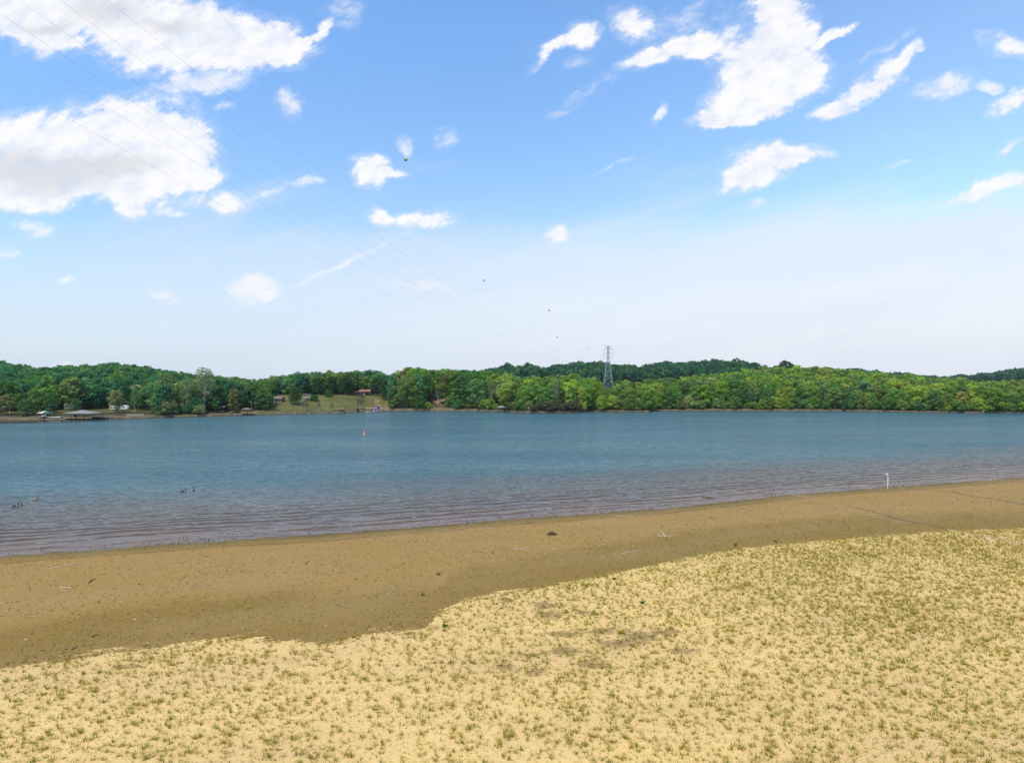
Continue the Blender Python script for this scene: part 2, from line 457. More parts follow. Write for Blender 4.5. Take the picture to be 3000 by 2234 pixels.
M = {}
M['ground'] = make_ground_mat(); M['water'] = make_water_mat()
M['leaf'] = make_leaf_mat('leaves'); M['leaf_far'] = make_leaf_mat('leaves_far', True); M['grass'] = make_grass_mat()
M['bark'] = simple('bark', (.10, .085, .065), .9, stretch=(1, 1, .3)); M['pale_bark'] = simple('pale_bark', (.42, .38, .31), .85, stretch=(1, 1, .3))
M['wood'] = simple('weathered_wood', (.26, .20, .13), .85, stretch=(.3, 1, 1)); M['tan_wood'] = simple('tan_timber', (.40, .25, .12), .8)
M['dark_wood'] = simple('dark_timber', (.060, .045, .035), .85); M['drift'] = simple('driftwood', (.48, .37, .25), .9, scale=20)
M['darkstick'] = simple('wet_stick', (.09, .06, .035), .85, scale=20)
M['steel'] = simple('galvanised_steel', (.34, .36, .37), .55, .55); M['wire'] = simple('conductor', (.42, .45, .50), .6, .3, var=.05)
M['grey_roof'] = simple('grey_shingles', (.20, .18, .175), .85); M['red_roof'] = simple('red_metal_roof', (.25, .11, .075), .7)
M['green_roof'] = simple('green_metal_roof', (.030, .105, .075), .7); M['tan_roof'] = simple('tan_roof', (.36, .34, .31), .8)
M['brown_roof'] = simple('brown_shingles', (.17, .125, .105), .85)
M['white'] = simple('white_paint', (.74, .74, .72), .5, var=.06); M['cream'] = simple('cream_siding', (.60, .56, .48), .7, var=.08)
M['blue'] = simple('blue_tarp', (.035, .07, .30), .6); M['brick'] = simple('brown_brick', (.22, .13, .095), .9)
M['glass'] = simple('dark_glass', (.02, .025, .03), .12, spec=.6); M['tyre'] = simple('rubber', (.02, .02, .02), .8)
M['red'] = simple('red_paint', (.50, .06, .045), .45, var=.1); M['pink'] = simple('faded_red_paint', (.66, .20, .16), .5, var=.1)
M['green'] = simple('green_sign', (.02, .30, .17), .5); M['yellow'] = simple('yellow_ball', (.42, .36, .10), .5, var=.15)
M['ballred'] = simple('dark_red_ball', (.16, .03, .03), .5); M['ballgrey'] = simple('grey_ball', (.22, .19, .17), .5)
M['fbrown'] = simple('brown_feathers', (.085, .062, .042), .85, scale=30); M['fblack'] = simple('black_feathers', (.012, .011, .010), .7)
M['fwhite'] = simple('white_feathers', (.70, .67, .62), .8, var=.06); M['fbuff'] = simple('buff_feathers', (.30, .22, .15), .85, scale=20)
M['post'] = simple('bleached_post', (.62, .56, .40), .7, scale=12); M['cloth'] = simple('white_ribbon', (.80, .80, .80), .7, var=.05)
M['rock'] = simple('grey_rock', (.20, .18, .15), .9); M['pebble'] = simple('pale_pebble', (.62, .55, .43), .9); M['lumps'] = simple('dark_brown', (.07, .045, .03), .9, scale=14)
M['rut'] = simple('damp_clay', (.095, .048, .024), .85, scale=2); M['path'] = simple('smooth_sand', (.27, .165, .070), .9, scale=1)
M['pathdry'] = simple('smooth_dry_sand', (.52, .335, .17), .95, scale=1)

# ------------------------------------------------------------------ ground and water
xs = axis([(-2700, -900, 120), (-900, -320, 14), (-320, -95, 6), (-95, 125, .5), (125, 330, 6), (330, 1000, 14), (1000, 2700, 120)])
ys = axis([(-400, -20, 20), (-20, 26, 2), (26, 128, .5), (128, 300, 7), (300, 520, 3), (520, 760, 6), (760, 1900, 18), (1900, 3200, 110)])
GX, GY, GL = grid(xs, ys)
GZ = ground_z(GX, GY)
gm = mesh_np('ground', np.stack([GX, GY, GZ], 1), GL, np.full(len(GL), 4), M['ground'], True)
pxg = pcol(GX, GY); tg = far_t(GX, GY); dg = near_d(GX, GY)
set_attr(gm, 'dry', np.where(GY < 135, dry_s(GX, GY), -30)); set_attr(gm, 'shore', np.where(tg > -30, -tg, np.clip(dg, -200, 60)))
near_zone = GY < 135
dm = np.zeros(len(GX)); dm[near_zone] = damp_f(GX[near_zone], GY[near_zone]); set_attr(gm, 'damp', dm)
clrm = sstep(640, 700, pxg) * (1 - sstep(1130, 1155, pxg)) * sstep(5, 8, tg) * (1 - sstep(62, 72, tg))
clrm = np.maximum(clrm, (1 - sstep(440, 470, pxg)) * sstep(9, 13, tg) * (1 - sstep(30, 36, tg)))
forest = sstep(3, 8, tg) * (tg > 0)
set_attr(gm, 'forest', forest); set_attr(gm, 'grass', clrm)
clay = np.zeros(len(GX))
for (cx, t0, rx, rt) in ((10, 18, 30, 9), (1290, 26, 38, 22), (1105, 30, 12, 7), (1370, 30, 24, 18), (1120, 8, 26, 8), (800, 20, 14, 4)):
    clay = np.maximum(clay, np.clip(1.3 - np.sqrt(((pxg - cx) / rx) ** 2 + ((tg - t0) / rt) ** 2), 0, 1) * (tg > 0))
set_attr(gm, 'clay', clay)
tag(link('ground', gm), kind='structure')

wx = axis([(-2700, -300, 60), (-300, -110, 6), (-110, 160, 1.5), (160, 400, 6), (400, 2700, 60)])
wy = axis([(10, 60, 3), (60, 140, 1.5), (140, 270, 6), (270, 440, 1.5), (440, 560, 20)])
WX, WY, WL = grid(wx, wy)
wm_ = mesh_np('water', np.stack([WX, WY, np.zeros(len(WX))], 1), WL, np.full(len(WL), 4), M['water'], True)
set_attr(wm_, 'shore', np.minimum(near_d(WX, WY), 300))
wt = far_t(WX, WY); wp = pcol(WX, WY)
set_attr(wm_, 'far', -wt)
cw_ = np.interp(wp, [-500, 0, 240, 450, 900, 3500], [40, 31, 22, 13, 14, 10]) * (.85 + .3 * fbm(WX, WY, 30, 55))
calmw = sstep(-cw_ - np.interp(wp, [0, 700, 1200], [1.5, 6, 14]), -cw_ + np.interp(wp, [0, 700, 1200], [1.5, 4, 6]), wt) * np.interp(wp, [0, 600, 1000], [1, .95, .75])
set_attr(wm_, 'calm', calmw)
tag(link('water', wm_), kind='structure')

# ------------------------------------------------------------------ grass, weeds, pebbles
def blades(base, n_each, length, spread, width, tint):
    """base (N,3); returns verts, loops, counts, tints for curved blades"""
    N = len(base)
    idx = np.repeat(np.arange(N), n_each)
    K = len(idx)
    az = RNG.random(K) * 2 * math.pi
    lean = spread[idx] * (.35 + .9 * RNG.random(K))
    L = length[idx] * (.55 + .6 * RNG.random(K))
    d = np.stack([np.cos(az), np.sin(az), np.zeros(K)], 1)
    s = np.stack([-np.sin(az), np.cos(az), np.zeros(K)], 1)
    off = d * (RNG.random(K) * .30 * length[idx])[:, None]
    b = base[idx] + off
    w = (width[idx] * (.7 + .6 * RNG.random(K)))[:, None]
    c1, s1 = np.cos(lean * .6), np.sin(lean * .6)
    mid = b + d * (L * .5 * s1)[:, None] + np.array([0, 0, 1]) * (L * .5 * c1)[:, None]
    c2, s2 = np.cos(lean * 1.3), np.sin(lean * 1.3)
    tip = mid + d * (L * .5 * s2)[:, None] + np.array([0, 0, 1]) * (L * .5 * c2)[:, None]
    V = np.stack([b - s * w, b + s * w, mid + s * w * .8, mid - s * w * .8, tip], 1).reshape(-1, 3)
    q = np.arange(K) * 5
    loops = np.stack([q, q + 1, q + 2, q + 3, q + 3, q + 2, q + 4], 1).ravel()
    counts = np.tile([4, 3], K)
    tv = tint[idx] * (.75 + .5 * RNG.random(K))[:, None]
    tv = np.repeat(tv, 5, 0)
    return V, loops, counts, tv

def scatter(n, dens):
    """random ground points inside a wedge before the drone, kept with probability dens(X, Y)"""
    Y = np.sqrt(RNG.random(n) * (128 ** 2 - 24 ** 2) + 24 ** 2)
    X = (RNG.random(n) * 2 - 1) * .86 * Y
    k = RNG.random(n) < dens(X, Y)
    return X[k], Y[k]
WEDGE = .86 * (128 ** 2 - 24 ** 2)
def col_tint(n, a, b, X, Y):
    f = np.clip(fbm(X, Y, 5, 77) * 1.0 + .0 + (RNG.random(n) - .5) * .8, 0, 1)[:, None]
    return np.array(a) * (1 - f) + np.array(b) * f
def tint_attr(me, tv):
    a = me.color_attributes.new('tint', 'FLOAT_COLOR', 'POINT')
    a.data.foreach_set('color', np.concatenate([tv, np.ones((len(tv), 1))], 1).astype(np.float32).ravel())

parts = []
def add_tufts(X, Y, nb, L, sp, w, c1, c2, z=None):
    n = len(X)
    base = np.stack([X, Y, (ground_z(X, Y) if z is None else np.full(n, z)) - .01], 1)
    parts.append(blades(base, nb, L, sp, w, col_tint(n, c1, c2, X, Y)))
def flush(name, label, cat):
    V = []; Lp = []; C = []; T = []; off = 0
    for v, l, c, t_ in parts:
        V.append(v); Lp.append(l + off); C.append(c); T.append(t_); off += len(v)
    me = mesh_np(name, np.concatenate(V), np.concatenate(Lp), np.concatenate(C), M['grass'])
    tint_attr(me, np.concatenate(T)); o = link(name, me)
    tag(o, label, cat, kind='stuff'); parts.clear(); return o

OL1, OL2 = (.255, .240, .020), (.34, .25, .040)
def dn_dry(k):
    def f(X, Y):
        s = dry_s(X, Y)
        cl = sstep(.30, .62, fbm(X, Y, 2.6, 5)) * (.35 + .9 * sstep(.3, .7, fbm(X, Y, 12, 15)))
        right = .72 + .5 * sstep(-8, 30, X)
        return k * (s > .05) * (.85 + .36 * cl) * right / (2 * 1.45)
    return f
NC = 700000
cand = NC / WEDGE
X, Y = scatter(NC, dn_dry(30 / cand)); n = len(X)
big = RNG.random(n) ** 2
add_tufts(X, Y, (6 + 10 * big).astype(int), .16 + .21 * big, np.full(n, .98), .0072 + .0034 * big, OL1, OL2)
X, Y = scatter(NC, dn_dry(58.0 / cand)); n = len(X)
add_tufts(X, Y, np.full(n, 3), .07 + .08 * RNG.random(n), np.full(n, .85), np.full(n, .0075), OL1, (.26, .185, .06))
X, Y = scatter(NC, lambda X, Y: .8 / cand * (dry_s(X, Y) > 0) * (.3 + 1.4 * sstep(.5, .75, fbm(X, Y, 5, 41)))); n = len(X)
add_tufts(X, Y, np.full(n, 16), .20 + .12 * RNG.random(n), np.full(n, .8), np.full(n, .009), (.18, .24, .020), (.24, .24, .030))
def dn_wet(X, Y):
    s = -dry_s(X, Y); d = -near_d(X, Y)
    return (s > 0) * (d > .1) * (.45 + 1.5 * np.exp(-s / 5) + 1.0 * np.exp(-((d - 1.2) / 1.2) ** 2)) * (.35 + sstep(.4, .65, fbm(X, Y, 4, 51)))
X, Y = scatter(NC, lambda X, Y: dn_wet(X, Y) * 5.0 / cand); n = len(X)
big = RNG.random(n) ** 3
add_tufts(X, Y, (4 + 7 * big).astype(int), .08 + .12 * big, np.full(n, .85), np.full(n, .007), (.15, .19, .025), (.20, .16, .045))
flush('grass', 'short olive green grass tufts sprouting all over the sandy shore', 'grass')
X, Y = scatter(NC, lambda X, Y: (near_d(X, Y) > -.3) * (near_d(X, Y) < 4.2) * (.5 + 2.2 * sstep(.45, .7, fbm(X, Y, 5, 61))) * np.exp(-np.maximum(near_d(X, Y), 0) / 2.0) * 4.5 / cand); n = len(X)
add_tufts(X, Y, np.full(n, 7), .07 + .09 * RNG.random(n), np.full(n, .9), np.full(n, .014), (.09, .10, .022), (.15, .14, .035), z=-.01)
flush('water_weeds', 'dark green weeds poking out of the shallows along the near waterline', 'weeds')

def stones(name, label, X, Y, size, mat):
    oc = np.array([(1, 0, 0), (0, 1, 0), (-1, 0, 0), (0, -1, 0), (0, 0, .6), (0, 0, -.6)], float)
    fc = np.array([(0, 1, 4), (1, 2, 4), (2, 3, 4), (3, 0, 4), (1, 0, 5), (2, 1, 5), (3, 2, 5), (0, 3, 5)])
    n = len(X)
    base = np.stack([X, Y, ground_z(X, Y)], 1)
    a = RNG.random(n) * 6.28
    sx = size * (1 + 1.5 * RNG.random(n)); sy = size
    V = oc[None] * np.stack([sx, sy, size], 1)[:, None, :] * (.75 + .5 * RNG.random((n, 6, 1)))
    ca, sa = np.cos(a)[:, None], np.sin(a)[:, None]
    V = np.stack([V[..., 0] * ca - V[..., 1] * sa, V[..., 0] * sa + V[..., 1] * ca, V[..., 2]], 2) + base[:, None, :]
    loops = (fc[None] + (np.arange(n) * 6)[:, None, None]).ravel()
    o = link(name, mesh_np(name, V.reshape(-1, 3), loops, np.full(n * 8, 3), mat))
    return tag(o, label, 'debris', kind='stuff')
X, Y = scatter(NC, lambda X, Y: (dry_s(X, Y) < 0) * (near_d(X, Y) < -1) * .16 / cand)
stones('pebbles', 'pale shells and pebbles strewn over the damp sand', X, Y, .022 + .035 * RNG.random(len(X)) ** 2, M['pebble'])
X, Y = scatter(NC, lambda X, Y: (dry_s(X, Y) < 0) * (near_d(X, Y) < -.5) * .9 * (.4 + sstep(.4, .6, fbm(X, Y, 6, 71))) * 2.2 / cand)
stones('dimple_shade_bits', 'small dark mud and bits standing in for shaded dimples scattered over the damp sand', X, Y, .028 + .045 * RNG.random(len(X)) ** 2, M['lumps'])  # dark bits laid out as the shade in footprints and dimples

# tracks in the sand
def strip(name, pts, w, mat, lift=.02, wob=.0):
    p = [P(a, b) for a, b in pts]
    q = []
    for i in range(len(p) - 1):
        L = (p[i + 1] - p[i]).length; n = max(2, int(L / .4))
        for k in range(n): q.append(p[i].lerp(p[i + 1], k / n))
    q.append(p[-1])
    V = []; 
    for i, c in enumerate(q):
        d = (q[min(i + 1, len(q) - 1)] - q[max(i - 1, 0)]); d.z = 0; d.normalize()
        s = Vector((-d.y, d.x, 0)); f = i / (len(q) - 1)
        ww = np.interp(f, [k / (len(w) - 1) for k in range(len(w))], w) * (.75 + .5 * random.random())
        c = c + s * wob * (fbm(c.x, c.y, 2.5, 88) - .5)
        for e in (-1, -.4, .4, 1):
            r = c + s * ww * e
            V.append((r.x, r.y, float(ground_z(r.x, r.y)) + (lift if abs(e) < .9 else -.015)))
    n = len(q); L = []
    for i in range(n - 1):
        for k in range(3):
            a = i * 4 + k; L.append((a, a + 1, a + 5, a + 4))
    o = link(name, mesh_np(name, V, L, np.full(len(L), 4), mat, True))
    return tag(o, kind='structure')
strip('sand_track', [(2330, 1449), (2400, 1462), (2487, 1480)], [.5, .4, .12], M['path'], wob=.5)
strip('sand_rut', [(2480, 1479), (2588, 1506), (2649, 1524), (2723, 1536), (2774, 1549)], [.10, .16, .24, .24, .18], M['rut'], wob=.8)
strip('sand_track_dry', [(2774, 1549), (2830, 1560), (2890, 1574), (3000, 1592), (3200, 1625)], [.12, .7, 1.0, 1.1, 1.1], M['pathdry'], wob=.7)
strip('sand_rut_far', [(2655, 1427), (2720, 1434), (2790, 1441), (2830, 1449), (2892, 1458), (3000, 1477), (3100, 1492)], [.10, .16, .32, .32, .28, .28, .25], M['rut'], wob=.8)

# ------------------------------------------------------------------ driftwood
def branch(name, a, b, r, mat, label, bend=.12, twigs=0, seed=0, cat='stick', lift=.03):
    rr = random.Random(seed)
    pa, pb = P(*a), P(*b)
    root = pa.copy(); L = (pb - pa).length
    side = Vector((-(pb - pa).y, (pb - pa).x, 0)).normalized()
    n = 7; pts = []; rad = []
    for i in range(n):
        f = i / (n - 1)
        q = pa.lerp(pb, f) - root + side * (math.sin(f * math.pi) * bend * L + (rr.random() - .5) * .03 * L)
        g = float(ground_z(q.x + root.x, q.y + root.y)) - root.z
        q.z = g + r * .5 + lift * math.sin(f * math.pi)
        pts.append(q); rad.append(r * (1.1 - .7 * f))
    m = MB().tube(pts, rad, 6)
    for k in range(twigs):
        i = 1 + rr.randrange(n - 2); p = pts[i]
        ang = rr.choice((-1, 1)) * (.5 + rr.random() * .6)
        d = (pts[i + 1] - pts[i]).normalized(); d = Matrix.Rotation(ang, 3, 'Z') @ d; d.z = .15 + rr.random() * .35
        l = L * (.18 + .22 * rr.random())
        m.tube([p, p + d * l * .5, p + d * l + Vector((0, 0, -.1 * l))], [r * .6, r * .45, r * .2], 5)
    o = m.build(name, mat); o.location = root
    return tag(o, label, cat, 'driftwood on the near shore')
D_, K_ = M['drift'], M['darkstick']
ST = [
 ((146, 1665), (270, 1646), .05, D_, 'long thin pale stick lying on damp sand near the lower left waterline', .05, 2),
 ((178, 1720), (200, 1730), .05, D_, 'short curved bleached stick on the tan sand at far left', .25, 0),
 ((262, 1706), (282, 1694), .06, K_, 'short dark chunk of wood on tan sand at left', .05, 1),
 ((270, 1864), (292, 1858), .045, K_, 'dark stub of stick in the damp band just above the dry sand at left', .05, 0),
 ((212, 1902), (226, 1894), .045, K_, 'reddish brown stick at the edge between damp and dry sand', .05, 0),
 ((174, 1992), (202, 1950), .018, K_, 'arched brown reed stem leaning over the dry sand at left', .15, 0),
 ((1134, 1742), (1181, 1716), .04, D_, 'straight pale brown stick slanting in the damp band left of the dry sand tip', .03, 1),
 ((1818, 1622), (1876, 1613), .045, D_, 'straight bleached stick lying just above the edge of the dry sand', .02, 0),
 ((1506, 1606), (1558, 1621), .035, D_, 'forked bleached branch on the tan sand left of the straight stick', .12, 3),
 ((1616, 1604), (1632, 1616), .03, D_, 'small forked twig on tan sand beside the forked bleached branch', .1, 2),
 ((1960, 1478), (1978, 1487), .045, D_, 'white hooked branch at the waterline in the middle right', .3, 2),
 ((1805, 1510), (1856, 1514), .035, D_, 'long thin bleached stick on the olive strip by the waterline', .08, 1),
 ((2076, 1515), (2092, 1522), .04, K_, 'dark stick on the sand near the waterline right of the white hooked branch', .05, 0),
 ((1544, 1533), (1572, 1528), .035, K_, 'dark thin stick on the wet olive sand by the waterline', .04, 0),
 ((736, 1573), (756, 1566), .05, K_, 'bent black stick standing in the shallows at the waterline', .2, 1),
 ((690, 1576), (698, 1569), .04, K_, 'short black stick in the shallows left of the bent black one', .05, 0),
 ((896, 1652), (908, 1642), .04, K_, 'short dark brown stick on the tan sand in the middle left', .05, 0),
 ((1755, 1600), (1780, 1594), .03, D_, 'small pale twig just above the straight bleached stick', .15, 1),
 ((2540, 1509), (2600, 1507), .03, D_, 'pale twig lying across the rut in the right hand sand', .08, 1),
 ((2622, 1528), (2648, 1526), .03, D_, 'thin pale curved twig just left of the dark rut', .15, 0),
 ((2735, 1523), (2748, 1522), .04, D_, 'small white stick on tan sand above the dark rut', .05, 1),
 ((2768, 1432), (2784, 1432), .05, D_, 'white stick beside the upper rut near the pale post', .03, 0),
 ((2792, 1466), (2804, 1471), .05, D_, 'small white forked twig below the upper rut', .1, 2),
 ((1256, 1614), (1272, 1622), .035, D_, 'pale curved twig on tan sand above the dry sand tip', .2, 1),
 ((2255, 1586), (2272, 1590), .035, D_, 'pale twig beside a green weed at the dry sand edge', .1, 0),
 ((2448, 1499), (2472, 1503), .03, D_, 'faint bleached twig left of the pale track', .2, 2),
]
for i, s in enumerate(ST):
    branch('stick', s[0], s[1], s[2] * .75, s[3], s[4], s[5], s[6], seed=i)
# tangled twig bundle
c0 = P(1948, 1572); mb = MB(); rr = random.Random(4)
for k in range(11):
    a = rr.random() * 6.28; l = .5 + rr.random() * .7; o = Vector(((rr.random() - .5) * .9, (rr.random() - .5) * .5, .04))
    d = Vector((math.cos(a), math.sin(a) * .7, .15 + rr.random() * .3))
    mb.tube([o, o + d * l * .5, o + d * l + Vector((0, 0, -.08))], [.025, .018, .008], 5)
o = mb.build('twig_bundle', D_); o.location = c0
tag(o, 'tangled bundle of bleached twigs on the tan sand', 'branches')
# dark driftwood lump
c0 = P(1615, 1566); mb = MB()
mb.tube([(-.45, 0, .05), (-.2, .05, .16), (.1, 0, .2), (.4, -.03, .12), (.6, 0, .04)], [.08, .14, .16, .12, .05], 8)
mb.tube([(-.1, 0, .15), (.05, .1, .32), (.2, .15, .36)], [.07, .05, .02], 6)
mb.tube([(-.35, -.1, .05), (-.1, -.16, .12), (.2, -.14, .06)], [.05, .06, .04], 6)
o = mb.build('log_stump', M['lumps']); o.location = c0
tag(o, 'dark rotten wood lump alone on the tan sand', 'log')
# black snag in the shallows
c0 = P(2347, 1407, 0.0); mb = MB()
mb.tube([(-.3, 0, -.2), (0, 0, .35), (.35, 0, .75)], [.05, .04, .02], 6).tube([(0, 0, .35), (.5, 0, .5)], [.03, .012], 5)
o = mb.build('snag_branch', K_); o.location = c0
tag(o, 'black forked snag sticking out of the water off the right hand beach', 'branch')
c0 = P(2075, 1457, 0.0); mb = MB()
mb.tube([(-1.0, .3, .0), (-.3, .1, .07), (.2, 0, .06), (.9, -.1, .01)], [.03, .05, .05, .02], 6).tube([(-.2, .1, .05), (.4, .35, .1)], [.03, .01], 5)
o = mb.build('floating_branch', K_); o.location = c0
tag(o, 'dark branch lying in the shallows before the right hand beach', 'branch')
# broad-leaved weeds
def weed(px, py, s, label):
    rr = random.Random(px); V = []; C = []; Lp = []
    base = P(px, py)
    for k in range(26):
        a = rr.random() * 6.28; l = s * (.5 + rr.random() * .6); z = s * (.1 + .7 * rr.random()); w = l * .22
        d = Vector((math.cos(a), math.sin(a), 0)); sd = Vector((-d.y, d.x, 0)); b0 = len(V)
        V += [tuple(d * .02 + Vector((0, 0, z * .4))), tuple(d * l * .5 + sd * w + Vector((0, 0, z))), tuple(d * l + Vector((0, 0, z * .8))), tuple(d * l * .5 - sd * w + Vector((0, 0, z)))]
        Lp += [b0, b0 + 1, b0 + 2, b0 + 3]; C.append(4)
    me = mesh_np('weed', V, Lp, C, M['leaf']); o = link('weed_plant', me); o.location = base; o.color = (.035, .115, .012, 1)
    tag(o, label, 'plant', 'leafy weeds on the sand')
weed(1305, 1834, .26, 'leafy dark green weed beside the tip of the damp sand notch')
weed(2153, 1597, .26, 'leafy green weed just above the dry sand edge at right')
weed(1880, 1766, .24, 'bright green weed alone in the dry sand at centre right')
weed(1798, 1696, .20, 'small green weed just inside the dry sand edge')
weed(2271, 1587, .26, 'dark green weed beside a pale twig at the dry edge')
weed(1240, 1742, .18, 'small green weed in the damp olive band')
weed(1285, 1682, .2, 'green weed on tan sand left of the dry tip')
weed(1866, 1741, .16, 'tiny green weed above the bright green weed')

# ------------------------------------------------------------------ geese, post, buoy
def make_goose(pose=0, colours=0):
    """swimming goose facing +x, one lofted body from tail to bill, 0.8 m long"""
    root = empty('goose', (0, 0, 0))
    if pose == 0: sec = [(-.42, .10, .015, .02), (-.36, .10, .05, .035), (-.24, .09, .11, .085), (-.08, .08, .15, .125), (.08, .08, .15, .13), (.20, .10, .12, .115), (.27, .15, .085, .085), (.295, .22, .055, .06), (.30, .32, .040, .042), (.305, .40, .036, .038), (.315, .46, .038, .038), (.345, .495, .042, .040), (.385, .495, .034, .032), (.415, .485, .018, .018), (.455, .475, .012, .008)]
    else: sec = [(-.42, .09, .015, .02), (-.36, .09, .05, .035), (-.24, .08, .11, .08), (-.08, .08, .15, .115), (.08, .08, .15, .12), (.20, .09, .12, .105), (.28, .12, .08, .075), (.34, .15, .05, .052), (.38, .19, .040, .042), (.41, .24, .036, .038), (.435, .28, .036, .036), (.47, .295, .040, .038), (.51, .29, .032, .030), (.54, .28, .017, .017), (.575, .27, .011, .008)]
    mb = MB(); n = 12; rings = []
    for i, (x, z, w, h) in enumerate(sec):
        a = Vector((sec[min(i + 1, len(sec) - 1)][0] - sec[max(i - 1, 0)][0], 0, sec[min(i + 1, len(sec) - 1)][1] - sec[max(i - 1, 0)][1])).normalized()
        u = Vector((-a.z, 0, a.x)); 
        rings.append([Vector((x, 0, z)) + Vector((0, 1, 0)) * w * math.cos(2 * math.pi * k / n) + u * h * math.sin(2 * math.pi * k / n) for k in range(n)])
    mb.loft(rings)
    for fi in range(len(mb.m)):
        i = fi // n
        if fi >= (len(sec) - 1) * n: mb.m[fi] = 1
        elif i < 2: mb.m[fi] = 2
        elif i < 5: mb.m[fi] = 0
        elif i < 7: mb.m[fi] = 3
        else: mb.m[fi] = 1
        if i == 10 and (fi % n) in (0, 5, 6, 11): mb.m[fi] = 2
    mb.build('body', [M['fbrown'] if colours == 0 else M['fbuff'], M['fblack'], M['fwhite'], M['fbuff']], root, True)
    for s in (-1, 1):
        w = MB(); rg = []
        for (x, y, z, rw, rh) in ((.16, .115, .13, .01, .03), (.08, .14, .14, .022, .06), (-.08, .145, .145, .024, .062), (-.24, .10, .14, .02, .04), (-.40, .04, .13, .01, .015)):
            rg.append([Vector((x, s * y + s * rw * math.cos(2 * math.pi * k / 8), z + rh * math.sin(2 * math.pi * k / 8))) for k in range(8)])
        w.loft(rg).build('wing', M['fbrown'] if colours == 0 else M['fbuff'], root, True)
    return root
g0 = make_goose(0); g1 = make_goose(1, 1)
GS = [(45, 1483, 0, 'brown goose with upright black neck, leftmost on the water', g0, 1.05),
      (66, 1478, 160, 'goose facing away beside the leftmost goose', None, .9),
      (100, 1464, 8, 'pale sided goose stretching its neck low over the water', g1, 1.0),
      (536, 1440, 5, 'brown goose swimming in profile, paired with one seen end on', None, 1.05),
      (566, 1437, 95, 'goose seen end on with upright black neck, rightmost of the flock', None, 1.05)]
for px, py, rz, lab, src, sc in GS:
    g = src if src else copy_tree(g0)
    p = P(px, py, 0.0); g.location = (p.x, p.y, -.045); g.rotation_euler.z = R(rz); g.scale = (sc * 1.2,) * 3
    tag(g, lab, 'goose', 'geese swimming off the beach')

p = P(2600, 1431); r = empty('shore_post', (p.x, p.y, p.z - .1))
tag(r, 'tall bleached wooden post with white ribbons standing at the waterline', 'post')
MB().box((0, 0, 1.22), (.10, .09, 2.45)).box((0, 0, 2.47), (.10, .08, .06)).build('pole', M['post'], r)
for (z, pts) in ((2.35, [(-.03, 0, 2.4), (-.2, .02, 2.38), (-.36, .02, 2.40)]), (2.3, [(-.03, 0, 2.36), (-.18, .02, 2.30), (-.33, .04, 2.20)]), (1.6, [(0, -.08, 1.5), (.10, -.09, 1.62), (.16, -.1, 1.72)]), (1.5, [(-.06, -.07, 1.52), (-.18, -.07, 1.50)]), (1.0, [(0, -.07, 1.0), (.14, -.09, .88), (.32, -.1, .66)])):
    MB().tube(pts, [.035, .03, .015][:len(pts)], 6).build('ribbon', M['cloth'], r)
MB().box((0, 0, 1.5), (.16, .14, .05)).build('strap', M['wire'], r)

p = P(1068, 1274, 0.0); r = empty('channel_buoy', (p.x, p.y, 0))
tag(r, 'faded red and white channel buoy floating in mid lake', 'buoy')
MB().lathe([(0, -.3), (.44, -.3), (.44, .05), (.42, .12), (.42, .85), (.38, .95), (0, .95)], 20).build('float', M['pink'], r)
MB().lathe([(.425, .10), (.445, .11), (.445, .22), (.425, .23)], 20).build('band', M['fwhite'], r)
m = MB()
for k in range(4):
    a = k * math.pi / 2 + .6
    m.tube([(.36 * math.cos(a), .36 * math.sin(a), .94), (.06 * math.cos(a), .06 * math.sin(a), 1.62)], .045, 6)
m.build('cage', M['red'], r)
MB().lathe([(0, 1.3), (.12, 1.32), (.02, 1.75), (0, 1.75)], 12).build('topmark', M['white'], r)

